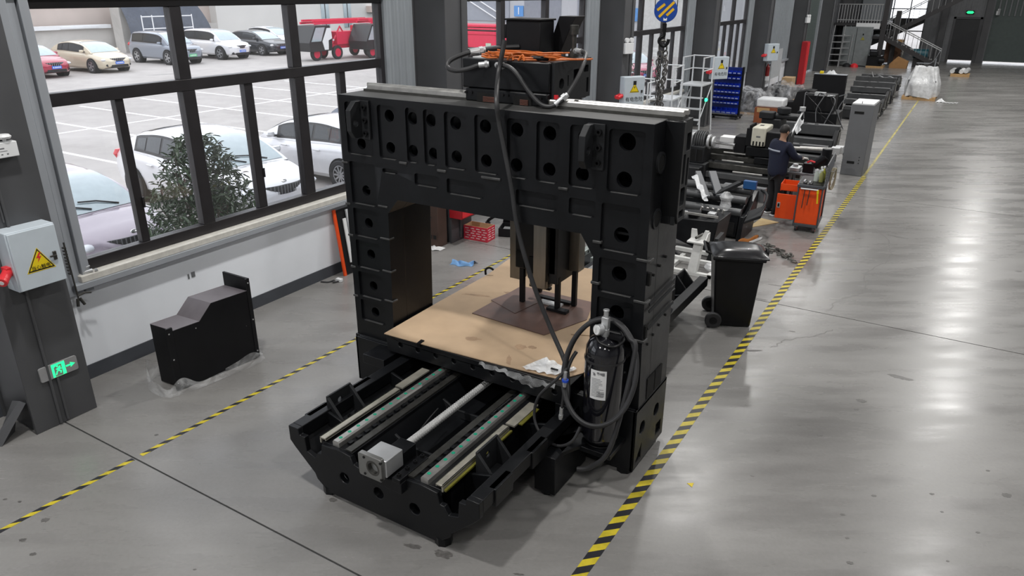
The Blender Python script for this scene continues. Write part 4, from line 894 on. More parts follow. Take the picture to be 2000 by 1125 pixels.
# --- black sheet metal cover standing by the wall
t = thing('sheet_metal_cover','black stepped sheet metal machine cover standing in a plastic bag by the window wall','cover',(-7.0,4.4,0))
F0, F1, Bx0 = (-6.72,4.0), (-6.52,4.90), -7.0
def cov(y): return lerp(-6.63,-6.53,(y-4.0)/.9)
profc = [(4.0,.01),(4.9,.01),(4.9,.86),(4.46,.86),(4.30,.70),(4.0,.70)]
b = MB(); n = len(profc)
fr_ = [(cov(y),y,z) for y, z in profc]; bk_ = [(cov(y)-.36,y-.02,z+.0) for y, z in profc]
b.add(fr_+bk_, [tuple(range(n)), tuple(range(n,2*n))[::-1]]+[(k,n+k,n+(k+1)%n,(k+1)%n) for k in range(n)])
b.build('body', M_black, t, bev=.004, smooth=False)
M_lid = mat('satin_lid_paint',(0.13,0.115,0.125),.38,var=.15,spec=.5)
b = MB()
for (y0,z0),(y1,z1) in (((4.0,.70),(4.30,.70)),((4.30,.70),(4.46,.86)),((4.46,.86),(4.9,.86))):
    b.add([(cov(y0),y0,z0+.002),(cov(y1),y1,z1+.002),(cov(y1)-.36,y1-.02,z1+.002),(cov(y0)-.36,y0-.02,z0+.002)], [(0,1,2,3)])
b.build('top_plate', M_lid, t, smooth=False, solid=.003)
b = MB(); b.hexa([(cov(4.0)+.0,3.93,.02),(cov(4.0)+.004,4.0,.02),(cov(4.0)-.02,4.0,.02),(cov(4.0)-.02,3.93,.02)],[(cov(4.0),3.93,.74),(cov(4.0)+.004,4.0,.74),(cov(4.0)-.02,4.0,.74),(cov(4.0)-.02,3.93,.74)])
b.build('flange', M_black, t); b = MB(); b.box(cov(4.9)-.012,cov(4.9)+.004,4.9,4.95,.02,1.0); b.box(cov(4.9)-.42,cov(4.9)-.0,4.925,4.95,.02,1.0); b.build('flange', M_black, t)
b = MB()
for y, zz in ((3.955,(.10,.38,.68)),(4.925,(.1,.5,.95))):
    for z in zz: b.cyl((cov(y)+.002,y,z),(cov(y)+.008,y,z),.009,8)
b.cyl((cov(4.25)-.002,4.25,.64),(cov(4.25)+.004,4.25,.64),.007,8); b.cyl((cov(4.8)-.002,4.84,.45),(cov(4.8)+.004,4.84,.45),.007,8)
b.build('rivet', M_alu, t)
pb = MB()
def bag(u, v):
    a = u*2*math.pi; ca, sa = math.cos(a), math.sin(a)
    rx = .31*(abs(ca)**.5)*(1 if ca > 0 else -1); ry = .60*(abs(sa)**.45)*(1 if sa > 0 else -1)
    w = .035*math.sin(u*25)+.012*math.sin(u*61+v*5)
    k = 1.0+w-.05*v; cx = -6.76+ry*.11
    left = max(0,-sa)**2
    return Vector((cx+rx*k, 4.43+ry*k-left*.05, .004+v*(.10+.20*left*max(0,-ca+.3)+.05*math.sin(u*23)+.03*math.sin(u*51))))
pb.grid(bag, 96, 7); o = pb.build('plastic_bag', M_film, None); setp(o, 'crumpled clear plastic bag around the foot of the black sheet metal cover', 'bag')
# --- cardboard on the table, stand, small bags
M_cb = mat('table_cardboard', (0.47,0.335,0.215), .8, var=.16, scale=1.6); M_cb2 = mat('oily_brown_cardboard',(0.17,0.10,0.08),.45,var=.3,scale=4)
zt = .787
t = thing('cardboard_sheet','large tan cardboard sheet covering the machine table','cardboard',(-3.5,6.3,zt))
MB().plate([(-4.58,4.98),(-3.9,5.0),(-3.2,5.04),(-2.62,5.09),(-2.50,5.3),(-2.52,6.4),(-2.58,7.6),(-3.4,7.8),(-4.2,7.66),(-4.68,7.55),(-4.60,6.9),(-4.60,6.0)], 'z', zt, zt+.008).build('sheet', M_cb, t, smooth=False)
crk = mat('cardboard_tear',(0.09,0.055,0.03),.9)  # dark brown for the tear line in the sheet
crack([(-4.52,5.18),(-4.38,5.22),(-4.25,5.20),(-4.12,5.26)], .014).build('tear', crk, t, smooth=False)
t.children[-1].matrix_local = Matrix.Translation((3.5-3.5,0,0.0085))@Matrix.Identity(4)
M_cbs = mat('cardboard_stain',(0.36,0.24,0.15),.8,var=.3)
for x, y, rx, ry, a, sd_ in ((-3.75,5.35,.10,.05,.3,2),(-3.25,5.45,.08,.06,.5,4),(-3.15,5.5,.05,.04,.2,6),(-4.35,6.3,.22,.03,.3,7),(-3.2,5.15,.03,.12,.5,8),(-2.75,6.9,.10,.05,.2,9),(-4.05,6.55,.09,.04,0,10),(-3.95,7.0,.06,.03,.4,12)): MB().plate(blot(x,y,rx,ry,a,sd_), 'z', zt+.008, zt+.0087).build('stain', M_cbs, t, smooth=False)
b = MB(); b.hexa([(-4.16,4.985,zt-.03),(-4.12,4.985,zt-.03),(-4.12,5.05,zt),(-4.16,5.05,zt)],[(-4.16,4.975,zt+.01),(-4.12,4.975,zt+.01),(-4.12,5.05,zt+.02),(-4.16,5.05,zt+.02)]); b.build('corner_clip', M_dkplast, t)
z1 = zt+.009
t = thing('cardboard_pad','dark oily brown cardboard pad under the steel stand on the table','cardboard',(-3.6,6.2,z1))
MB().plate([(-4.10,5.85),(-3.78,5.83),(-3.18,5.79),(-2.98,6.35),(-3.12,6.80),(-4.05,6.80)], 'z', z1, z1+.007).build('sheet', M_cb2, t, smooth=False)
MB().plate([(-4.12,6.25),(-3.70,6.08),(-3.60,6.7),(-4.0,6.78)], 'z', z1+.007, z1+.011).build('flap', M_cb2, t, smooth=False)
t = thing('cardboard_offcut','tan cardboard offcut tucked under the right edge of the dark pad','cardboard',(-2.9,6.3,z1))
MB().plate([(-2.96,5.95),(-2.70,6.06),(-2.62,6.75),(-2.97,6.60)], 'z', z1, z1+.006).build('sheet', M_cb, t, smooth=False)
t = thing('steel_stand','small black steel bar stand on the cardboard pad under the spindle','stand',(-3.5,6.5,z1))
z2 = z1+.011
for x, y, h in ((-3.80,6.40,.40),(-3.78,6.75,.40),(-3.36,6.40,.38),(-3.26,6.60,.40)): MB().box(x-.026,x+.026,y-.024,y+.024,z2,z2+h).build('leg', M_black, t, bev=.003)
b = MB(); b.box(-3.46,-3.22,6.33,6.41,z2,z2+.03); b.box(-3.70,-3.3,6.58,6.64,z2,z2+.025); b.build('foot_bar', M_black, t); MB().box(-3.80,-3.54,6.55,6.60,z2+.13,z2+.16).build('cross_bar', M_black, t)
MB().box(-3.62,-3.36,6.46,6.54,z2,z2+.02).build('pale_strip', M_film2, t)
t = thing('plastic_pouch','clear plastic pouch with papers at the front corner of the table','pouch',(-2.75,5.22,zt+.01))
MB().grid(lambda u, v: (lerp(lerp(-3.02,-2.68,u),lerp(-2.93,-2.56,u),v)+.01*math.sin(v*17), lerp(lerp(5.06,5.10,u),lerp(5.34,5.30,u),v)+.012*math.sin(u*21), zt+.026+.010*math.sin(u*9)*math.sin(v*8)+.006*math.sin(u*31+v*17)), 26, 18).build('pouch', M_film2, t)
MB().box(-2.76,-2.66,5.14,5.24,zt+.038,zt+.048).build('black_fitting', M_film, t, bev=.01); MB().box(-2.755,-2.68,5.145,5.165,zt+.04,zt+.058).build('dark_part', M_dkplast, t, bev=.006)
o = MB().grid(lambda u, v: (lerp(-3.42,-2.62,u), 4.985+.012*math.sin(u*40)-.02*v, zt+.006-v*(.02+.02*abs(math.sin(u*11))+.05*max(0,math.sin(u*6.3-2.6)))+.006*math.sin(u*60)), 60, 5).build('plastic_film', M_film, None); setp(o, 'torn clear plastic film hanging over the front edge of the table', 'film')
# --- air tank on the right column
t = thing('air_tank','black cylindrical air tank with white label strapped to the right gantry column','tank',(-2.155,4.97,.5))
prof_t = [(.0,-.86),(.11,-.855),(.152,-.82),(.165,-.77),(.165,-.02),(.158,.05),(.128,.115),(.07,.15),(.0,.16)]
MB().lathe(prof_t, (-2.155,4.975,1.25), 36).build('shell', mat('gloss_black_paint',(0.008,0.008,0.011),.12,spec=.6,coat=.6,rvar=.03), t, ang=50)
MB().lathe([(.166,0),(.170,0),(.170,.018),(.166,.018)], (-2.155,4.975,1.19), 36).build('strap', M_rubber, t)
MB().box(-2.30,-2.0,5.06,5.14,1.18,1.22).build('strap_bracket', M_dkplast, t)
b = MB(); b.cyl((-2.155,4.975,.385),(-2.155,4.975,.40),.14,20); b.box(-2.34,-1.98,4.80,5.14,.34,.385); b.build('shelf_bracket', M_cast, t, bev=.004)
lb = MB().grid(lambda u, v: (-2.155+.1665*math.sin(lerp(-.28,.55,u)), 4.975-.1665*math.cos(lerp(-.28,.55,u)), lerp(.88,1.15,v)), 12, 2).build('label', M_paper, t)
def lab(u, v, r=.168): a = lerp(-.28,.55,u); return (-2.155+r*math.sin(a), 4.975-r*math.cos(a), lerp(.88,1.15,v))
b = MB(); rnd = random.Random(3)
M_prt = mat('grey_label_print',(0.20,0.20,0.21),.7)
def labq(b, u0,u1,v0,v1):
    for k in range(3): a_, c_ = lerp(u0,u1,k/3), lerp(u0,u1,(k+1)/3); b.add([lab(a_,v0),lab(c_,v0),lab(c_,v1),lab(a_,v1)], [(0,1,2,3)])
for k in range(13): b = MB(); labq(b, .10, .10+rnd.uniform(.45,.82), .70-.05*k, .715-.05*k); b.build('print_line', M_prt, lb)
for k in range(5): b = MB(); labq(b, .45+.1*(k%2), .9, .26-.035*k, .28-.035*k); b.build('print_line', M_prt, lb)
for k in range(9): a0 = rnd.uniform(.12,.8); b = MB(); labq(b, a0, a0+.14, .80+rnd.uniform(0,.1), .86+rnd.uniform(0,.1)); b.build('print_mark', M_prt, lb)
b = MB(); b.cyl((-2.155,4.955,1.40),(-2.155,4.955,1.47),.035,14); b.box(-2.185,-2.125,4.93,4.98,1.47,1.57); b.cyl((-2.155,4.955,1.57),(-2.155,4.955,1.62),.02,12); b.cyl((-2.155,4.955,1.62),(-2.155,4.955,1.635),.026,12); b.build('valve', M_alu, t, bev=.004)
g_ = MB().cyl((-2.175,4.93,1.465),(-2.20,4.88,1.47),.045,22).build('pressure_gauge', M_alu, t, bev=.004)
MB().cyl((-2.20,4.88,1.47),(-2.2015,4.877,1.4703),.037,20).build('gauge_dial', M_paper, g_); MB().hexa([(-2.2045,4.874,1.447),(-2.2045,4.876,1.447),(-2.2035,4.8745,1.447),(-2.2035,4.8725,1.447)],[(-2.2045,4.874,1.49),(-2.2045,4.876,1.49),(-2.2035,4.8745,1.49),(-2.2035,4.8725,1.49)]).build('gauge_needle', M_ink, g_)
b = MB(); b.box(-2.11,-2.0,4.92,4.97,1.40,1.43); b.tube([(-2.22,4.93,1.42),(-2.16,4.86,1.38),(-2.04,4.86,1.37),(-1.99,4.95,1.40),(-2.05,5.03,1.44)], .012, 8, 5); b.build('fitting_pipe', M_dkplast, t)
def hose(label, pts, r=.016, m=None, name='hose', cat='hose', ends=()):
    t = thing(name, label, cat, pts[0])
    MB().tube(pts, r, 10, 7).build('hose_body', m or M_rubber, t)
    for a, c_, rr in ends: 
        MB().cyl(a, c_, rr, 12).build('hose_fitting', M_alu, t)
        d = (Vector(c_)-Vector(a)); MB().cyl(Vector(a)+d*.6, Vector(a)+d*.85, rr*1.25, 6).build('hose_nut', M_alu, t)
    return t
# hose coil round the tank
def loop(cx, cz, rx, rz_, y0, a0, a1, n=14, dy=0.0): return [(cx+rx*math.cos(R(lerp(a0,a1,k/n))), y0+dy*k/n+.16*math.sin(R(lerp(a0,a1,k/n))), cz+rz_*math.sin(R(lerp(a0,a1,k/n)))) for k in range(n+1)]
hose('thick black hose coiled in loops around the air tank', loop(-2.16,1.09,.315,.42,4.90,200,-330,26,-.03)+[(-1.95,4.74,.55),(-2.10,4.70,.30),(-2.22,4.68,.24)], .021)
hose('second black hose loop hanging inside the coil at the tank', loop(-2.15,1.02,.30,.33,4.88,150,385,20,-.02), .016)
hose('black hose loop with chrome fitting hanging left of the air tank', [(-2.44,4.86,1.06),(-2.52,4.80,.95),(-2.66,4.76,.76),(-2.67,4.72,.57),(-2.56,4.68,.44),(-2.40,4.66,.42),(-2.28,4.68,.50),(-2.24,4.74,.62)], .013)
hose('short black hose with two crimped steel ends hanging by the blue tie', [(-2.43,4.80,.93),(-2.435,4.79,.80),(-2.44,4.78,.70)], .013, ends=(((-2.425,4.80,1.06),(-2.43,4.80,.92),.016),((-2.44,4.78,.72),(-2.445,4.775,.61),.017)))
o = MB().ring((-2.42,4.79,.975),(-2.42,4.79,.995),.028,.018,14).build('cable_tie', mat('blue_tie',(0.02,0.08,0.55),.4), None); setp(o,'blue tie holding the hoses left of the air tank','tie')
b = MB(); b.hexa([(-2.52,4.75,.36),(-2.34,4.62,.36),(-2.22,4.88,.36),(-2.36,5.0,.36)],[(-2.52,4.75,.40),(-2.34,4.62,.40),(-2.22,4.88,.40),(-2.36,5.0,.40)]); b.box(-2.54,-2.34,4.50,5.1,.03,.40); b.cyl((-2.44,4.56,0),(-2.44,4.56,.05),.06,8)
t = thing('support_block','black cast support block on the floor between the bed wing and right column','block',(-2.44,4.8,0)); b.build('block', M_cast, t, bev=.006)
# --- main black cable from the saddle down to the tank
hose('long black cable hanging from the saddle across the gantry to the air tank', [(-3.44,5.47,3.62),(-3.455,5.45,3.51),(-3.46,5.40,3.35),(-3.30,5.12,3.178),(-3.276,5.12,2.994),(-3.227,5.12,2.788),(-3.151,5.12,2.449),(-3.088,5.12,2.097),(-2.939,5.12,1.655),(-2.751,5.12,1.258),(-2.56,5.05,1.0),(-2.44,4.88,.90),(-2.40,4.80,.80)], .021, name='cable', cat='cable')
fit = lambda a, c_: (a, c_, .024)
hose('black hydraulic hose looping off the left side of the saddle', [(-3.62,6.0,3.53),(-3.78,5.85,3.52),(-3.93,5.66,3.49),(-4.03,5.50,3.43),(-4.02,5.44,3.37),(-3.92,5.42,3.35),(-3.80,5.44,3.37),(-3.70,5.47,3.405),(-3.66,5.49,3.41)], .021, ends=(((-3.93,5.66,3.49),(-3.84,5.77,3.512),.026),((-3.70,5.46,3.405),(-3.62,5.50,3.415),.026)))
hose('black hydraulic hose draped across the front right of the saddle', [(-3.52,5.48,3.41),(-3.40,5.45,3.41),(-3.30,5.43,3.36),(-3.18,5.42,3.23),(-3.08,5.42,3.14),(-3.0,5.43,3.11),(-2.93,5.46,3.13),(-2.87,5.53,3.20),(-2.84,5.66,3.33),(-2.86,5.82,3.45),(-2.93,5.98,3.50),(-3.02,6.05,3.51)], .019, ends=(((-3.54,5.50,3.41),(-3.45,5.46,3.413),.026),((-2.94,5.455,3.125),(-2.865,5.535,3.205),.025),((-2.99,6.02,3.51),(-3.08,6.07,3.51),.024)))
# --- orange wiring on the saddle: countable loose leads
M_owire = mat('orange_wire',(0.55,0.13,0.02),.5,var=.15)
rnd = random.Random(12)
for k in range(12):
    y = 5.56+.028*k; x0 = -3.76+rnd.uniform(-.02,.05); pts = []
    for j in range(9): pts.append((x0+j*.085, y+rnd.uniform(-.05,.05)+.03*math.sin(j+k), 3.462+.012*(k%4)+rnd.uniform(0,.012)))
    if k < 4: pts += [(x0+.80,y+.10,3.47),(x0+.90,5.85+.03*k,3.462)]
    o = MB().tube(pts, .0075, 6, 4).build('orange_lead', M_owire, None); setp(o, 'orange cable lead on the saddle top, '+['nearest the front edge','second','third','fourth','fifth','sixth','seventh','eighth','ninth','tenth','eleventh','last'][k]+('' if k in (0,11) else ' from the front edge')+(', before the motor housing' if k == 11 else ''), 'cable', 'orange leads on the saddle')
for k, (x, y) in enumerate(((-3.42,5.545),(-3.31,5.545))):
    o = MB().tube([(x-.03,y-.02,3.455),(x,y,3.50),(x+.03,y-.02,3.455)], .009, 6, 4).build('orange_lead', M_owire, None); setp(o, ['left','right'][k]+' orange wire loop sticking over the front edge of the saddle', 'cable')
t = thing('connector_plug','dark round cable connector lying at the right end of the orange leads','connector',(-3.15,5.6,3.47)); b = MB(); b.cyl((-3.24,5.58,3.475),(-3.10,5.62,3.475),.02,12); b.build('plug_body', M_dkplast, t)
setp(MB().plate(rect(-3.86,-3.68,5.60,5.72),'z',3.452,3.462).build('white_sleeve', M_film2, None), 'pale plastic sleeve lying on the left end of the saddle top', 'sleeve')
# --- small debris
o = MB().add([(-1.45,5.30,.0),(-1.40,5.335,.0),(-1.395,5.27,.0),(-1.45,5.30,.003),(-1.40,5.335,.003),(-1.395,5.27,.003)],[(0,1,2),(5,4,3),(0,3,4,1),(1,4,5,2),(2,5,3,0)]).build('tape_scrap', M_yellow, None); setp(o, 'small yellow tape scrap on the floor right of the hazard tape', 'scrap')
# ================================================================ WORKSHOP BEHIND THE GANTRY
M_rail = mat('blackened_rail',(0.085,0.087,0.09),.4,.3,var=.15)
# --- items at the second column
t = thing('fire_hose_cabinet','red fire cabinet fixed to the second column, seen through the gantry opening','cabinet',(-6.95,9.75,.45))
MB().box(-7.07,-6.82,9.48,10.04,.47,1.25).build('body', M_red, t, bev=.008); MB().box(-6.82,-6.81,9.50,10.02,.49,1.23).build('door', M_redp, t, bev=.004)
MB().cyl((-6.81,9.82,.58),(-6.806,9.82,.58),.035,16).build('round_sticker', M_yellow, t)
t = thing('brown_carton','dark brown carton with printed marks standing in the recess of the second column','carton',(-7.4,9.3,0))
MB().box(-7.68,-7.12,9.22,9.47,.0,.72).build('carton', mat('dark_brown_carton',(0.07,0.04,0.03),.8,var=.15), t, bev=.006)
b = MB(); b.box(-7.30,-7.27,9.217,9.22,.40,.52); b.plate([(-7.33,.50),(-7.24,.50),(-7.285,.58)],'y',9.217,9.22)
for k in range(5): b.box(-7.58+.09*k,-7.52+.09*k,9.217,9.22,.14,.21)
b.build('carton_print', M_ink, t)
setp(MB().grid(lambda u, v: (-7.16+.3*(u-.5), 9.16+.16*(v-.5)+.03*math.sin(u*8), .004+.05*abs(math.sin(u*5+v*4))*(1-abs(2*u-1))), 14, 8).build('white_rag', M_paper, None), 'white rag lying at the foot of the second column','rag')
t = thing('red_cardboard_box','open red cardboard box printed with white lines on the floor beyond the left tape','box',(-6.85,10.0,0))
M_rb = mat('red_carton_print',(0.60,0.03,0.06),.6,var=.06)
Mb = Matrix.Translation((-7.05,9.86,0))@Matrix.Rotation(R(3.5),4,'Z')
b = MB(); b.box(0,.47,0,.008,0,.25,Mb); b.box(0,.47,.262,.27,0,.25,Mb); b.box(0,.008,.008,.262,0,.25,Mb); b.box(.462,.47,.008,.262,0,.25,Mb); b.box(0,.47,0,.27,0,.006,Mb); b.build('walls', M_rb, t)
b = MB(); b.box(.008,.462,.008,.012,.01,.252,Mb); b.box(.008,.462,.258,.262,.01,.252,Mb); b.box(.008,.012,.012,.258,.01,.252,Mb); b.box(.458,.462,.012,.258,.01,.252,Mb); b.build('brown_lining', M_card, t)
b = MB(); rnd = random.Random(8)
for r in range(5):
    for c in range(4): x = .03+.11*c+.03*(r%2); b.box(x,x+.07,-.002,0,.035+.042*r,.049+.042*r,Mb)
    for c in range(2): y = .03+.12*c+.02*(r%2); b.box(.47,.472,y,y+.08,.035+.042*r,.049+.042*r,Mb)
b.build('print_lines', mat('pale_pink_print',(0.75,0.55,0.55),.6), t)
t = thing('tool_tray','open black tool tray with loose tools right of the red cardboard box','tray',(-6.4,10.5,0))
Mt = Matrix.Translation((-6.60,10.27,0))@Matrix.Rotation(R(20),4,'Z')
b = MB(); b.box(0,.75,0,.012,0,.15,Mt); b.box(0,.75,.38,.392,0,.15,Mt); b.box(0,.012,.012,.38,0,.15,Mt); b.box(.738,.75,.012,.38,0,.15,Mt); b.box(0,.75,0,.39,0,.012,Mt); b.build('tray', M_black, t, bev=.003)
b = MB(); b.box(.05,.18,.08,.3,.012,.10,Mt); b.box(.25,.45,.05,.12,.012,.09,Mt); b.tube([Mt@Vector(p) for p in ((.22,.2,.1),(.4,.28,.12),(.55,.2,.11))],.015,8,3); b.build('loose_tools', M_alu, t)
b = MB(); b.add([Mt@Vector(p) for p in ((0,.39,.15),(.75,.39,.15),(.75,.55,.48),(0,.55,.48))],[(0,1,2,3)]); b.build('lid', M_black, t, solid=.012)
t = thing('swivel_chair_base','black curved chair leg with castor behind the red cardboard box','chair',(-7.0,10.9,0))
b = MB(); b.tube([(-6.95,10.9,.22),(-6.98,10.8,.20),(-7.08,10.7,.12),(-7.1,10.68,.06)],.028,10,4); b.cyl((-7.13,10.66,.045),(-7.05,10.70,.045),.045,16); b.tube([(-6.95,10.9,.22),(-6.6,10.95,.16),(-6.4,11.0,.08)],.025,8,3); b.cyl((-6.95,10.9,.2),(-6.95,10.9,.6),.03,12); b.build('star_base', M_dkplast, t)
b = MB(); b.box(-7.1,-6.6,10.75,11.2,.6,.66); b.build('seat', M_dkplast, t, bev=.02)
setp(MB().box(-6.86,-6.55,10.86,11.06,.28,.3).build('yellow_folder', mat('pale_yellow_paper',(0.75,0.70,0.42),.7), t),None,None)
setp(MB().grid(lambda u, v: (-6.32+.34*(u-.5)+.02*math.sin(v*7), 8.80+.20*(v-.5)+.10*(u-.5)+.03*math.sin(u*9), .004+.06*abs(math.sin(u*6+v*3))*math.sin(math.pi*v)), 20, 10).build('blue_rag', mat('pale_blue_cloth',(0.16,0.33,0.60),.8,var=.25,scale=12), None), 'crumpled pale blue rag on the floor left of the tape, seen through the gantry','rag')
t = thing('lifting_eye','small black lifting hook standing on the far left edge of the table cardboard','hook',(-4.6,6.9,.8)); b = MB(); b.tube([(-4.62,6.9,.795),(-4.62,6.9,.86),(-4.58,6.92,.885),(-4.53,6.94,.86)],.014,8,4); b.build('hook', M_dkplast, t)
# --- hoist hook block and chain
hx, hy = -4.85, 13.0
def d2(x, z, r=0): return x
ang = math.atan2(-hx, hy)
t = thing('hook_block','blue round hoist hook block with yellow stripes hanging over the gantry','hoist block',(hx,hy,3.7), ang*0+R(20))
def dsk(r, y0, y1, m, nm): return MB().cyl((0,y0,0),(0,y1,0),r,40).build(nm, m, t, local=True, bev=.008)
M_hb = mat('hoist_blue',(0.008,0.055,0.30),.35,var=.1); dsk(.20,-.07,-.03,M_hb,'front_cheek'); dsk(.20,.03,.07,M_hb,'rear_cheek'); dsk(.17,-.03,.03,M_dsteel,'sheave')
M_hy = mat('hoist_yellow',(0.72,0.42,0.01),.4)
for x0, z0, x1, z1 in ((-.145,.0,-.02,.10),(-.11,-.11,.135,.135),(.02,-.085,.135,.025)):
    d = Vector((x1-x0,0,z1-z0)).normalized(); n_ = Vector((-d.z,0,d.x))*.021; A = Vector((x0,-.071,z0)); B = Vector((x1,-.071,z1)); o_ = Vector((0,-.004,0))
    MB().hexa([A-n_,B-n_,B+n_,A+n_],[q+o_ for q in (A-n_,B-n_,B+n_,A+n_)]).build('yellow_stripe', M_hy, t, local=True)
MB().plate([(-.03,-.17),(-.03,-.12),(0,-.145),(.03,-.12),(.03,-.17)],'y',-.076,-.071).build('white_mark', M_paper, t, local=True)
b = MB(); b.box(-.035,.035,-.03,.03,-.36,-.22); b.tube([(0,0,-.36),(0,0,-.42),(-.06,0,-.46),(-.075,0,-.53),(0,0,-.60),(.07,0,-.55),(.085,0,-.48)],.03,10,5); b.build('hook', M_dkplast, t, local=True)
b = MB(); 
for x in (-.19,.19): b.tube([(x,0,.05),(x,0,1.6)],.008,6)
b.build('hoist_rope', M_dsteel, t, local=True)
ch = thing('lifting_chain','long doubled steel lifting chain hanging from the hoist hook','chain',(hx,hy,3.1),R(20))
b = MB(); b.tube([(.06,0,0),(.06,0,.06),(0,0,.10),(-.06,0,.06),(-.06,0,-.06),(0,0,-.10),(.06,0,-.06),(.06,0,0)],.016,8,4); b.build('master_link', M_dsteel, ch, local=True)
lk = MB().tube([(.026,0,0),(.026,0,.028),(0,0,.05),(-.026,0,.028),(-.026,0,-.028),(0,0,-.05),(.026,0,-.028),(.026,0,0)],.0095,6,2)
l0 = lk.build('chain_link', mat('chain_steel',(0.15,0.145,0.14),.4,.7,var=.3), ch, local=True)
for s in (-1,1):
    for k in range(26):
        o = l0 if (s == -1 and k == 0) else l0.copy()
        if o is not l0: COL.objects.link(o); o.parent = ch
        o.matrix_local = Matrix.Translation((s*(.045+.02*math.sin(k*.5)),.03*math.cos(k*.9)*s,-.14-.075*k))@Matrix.Rotation(R(90*(k%2)+20*s),4,'Z')@Matrix.Rotation(R(14*s),4,'Y')@Matrix.Scale(1.35,4)
# --- electrical boxes on the farther columns
def ebox(label, x, y, z, s, rz, txt):
    t = thing('electrical_box', label, 'electrical box', (x,y,z), rz)
    MB().box(-.10,.10,-.27*s,.27*s,0,.66*s).build('body', M_box, t, local=True, bev=.008)
    MB().box(.10,.12,-.26*s,.26*s,.01,.65*s).build('door', M_box, t, local=True, bev=.005)
    M_ = Matrix.Translation((.121,.0,.40*s))@Matrix(((0,0,1,0),(1,0,0,0),(0,1,0,0),(0,0,0,1)))
    a, b_ = MB(), MB(); triangle(a, b_, M_, .20*s); b_.box(-.04*s,.04*s,.08*s,.17*s,.0005,.002,M_); w_ = a.build('warning_sign', M_yellow, t, local=True, smooth=False); b_.build('sign_border', M_ink, w_, local=True, smooth=False)
    bolt_glyph(M_@Matrix.Translation((0,.02,0)), .07*s).build('lightning_mark', M_ink, w_, local=True, smooth=False)
    if txt: text_mb(txt, .115*s, M_@Matrix.Translation((0,-.25*s,.001))).build('lettering', M_ink, t, local=True, smooth=False)
    b = MB(); b.box(.12,.135,.17*s,.21*s,.30*s,.36*s); b.build('latch', M_dsteel, t, local=True)
    for dx in (-.06,.05): MB().cyl((dx,-.27*s,.24*s),(dx+.03,-.40*s,.20*s),.045*s,14).build('red_socket', M_redp, t, local=True)
    return t
ebox('pale grey electrical box with warning letters on the third column, beside the hoist chain', -6.78,16.35,1.52,1.0,R(-38),'有电危险')
ebox('pale grey electrical box with warning letters on the fourth column, above the blue bin rack', -6.80,23.2,1.5,1.0,R(-38),'有电危险')
ebox('pale grey electrical box with a small warning triangle on the fifth column', -6.85,30.0,1.55,.95,R(-38),None)
def wlamp(label, x, y, z):
    t = thing('emergency_light', label, 'emergency light', (x,y,z), R(-25))
    MB().box(-.05,.05,-.13,.13,0,.24).build('housing', M_white, t, local=True, bev=.008)
    for q in (-.07,.07): MB().cyl((.0,q,.30),(.05,q,.30),.055,14).build('lamp_head', M_white, t, local=True)
wlamp('white twin lamp emergency light on the third column', -7.0, 16.5, 2.66)
wlamp('white emergency light on the wall beyond the fifth column', -7.0, 36.9, 2.7)
wlamp('white twin lamp emergency light on the far end wall', .35, 54.3, 2.75)
t = thing('exit_sign','green lit exit sign above the far double door','exit sign',(-1.05,54.4,2.8)); MB().box(-1.30,-.86,54.4,54.46,2.78,2.98).build('plate', M_black, t)
b = MB(); b.plate([(-1.28,2.88),(-1.2,2.95),(-.95,2.95),(-.88,2.88),(-.95,2.81),(-1.2,2.81)],'y',54.39,54.4); b.build('lit_symbol', M_green, t)
t = thing('indicator_lamp','small green lit lamp on the scaffold post beside the blue bin rack','lamp',(-6.85,22.3,.95)); MB().lathe([(0,-.05),(.04,-.045),(.055,0),(.04,.045),(0,.05)], (-6.80,22.2,.98), 14).build('green_lens', emis('lamp_green',(0.05,1.0,0.45),1.5), t); MB().box(-6.86,-6.83,22.15,22.25,.9,1.05).build('bracket', M_dkplast, t)
# --- white work platform ladders
M_lad = mat('white_ladder_paint',(0.72,0.74,0.76),.35,.2,var=.06)
def platform(label, x, y, h, rz, wd=.62, ln=.95, guard=.75):
    t = thing('platform_ladder', label, 'ladder', (x,y,0), rz); r = .024
    for px, py in ((0,0),(wd,0),(0,ln),(wd,ln)):
        MB().tube([(px+(.08 if px else -.08),py+(.10 if py else -.12),0),(px,py,h),(px,py,h+guard)], r, 8).build('post', M_lad, t, local=True)
    MB().box(-.03,wd+.03,-.03,ln+.03,h-.04,h).build('platform', M_lad, t, local=True)
    for z in (h+guard*.5,h+guard-.02):
        MB().tube([(0,0,z),(0,ln,z)], .017, 8).build('guard_rail', M_lad, t, local=True); MB().tube([(wd,0,z),(wd,ln,z)], .017, 8).build('guard_rail', M_lad, t, local=True)
        MB().tube([(0,ln,z),(wd,ln,z)], .017, 8).build('guard_rail', M_lad, t, local=True)
    for k in range(4):
        z = .12+(h-.2)*k/4; MB().box(-.04,wd+.04,-.22+.05*k,-.02+.05*k,z,z+.03).build('step', M_lad, t, local=True)
    for px in (0,wd): MB().tube([(px,-.05,.3),(px,ln,h-.1)], .015, 8).build('brace', M_lad, t, local=True)
    return t
platform('white work platform ladder with high guard rails beside the fourth column', -7.45, 21.75, 1.45, R(0), guard=.78)
platform('lower white work platform ladder standing in front of the taller one', -7.62, 19.7, 1.25, R(4), guard=.85)
platform('white step platform farthest left behind the hanging chain', -7.66, 18.2, .95, R(0), wd=.55, guard=.9)
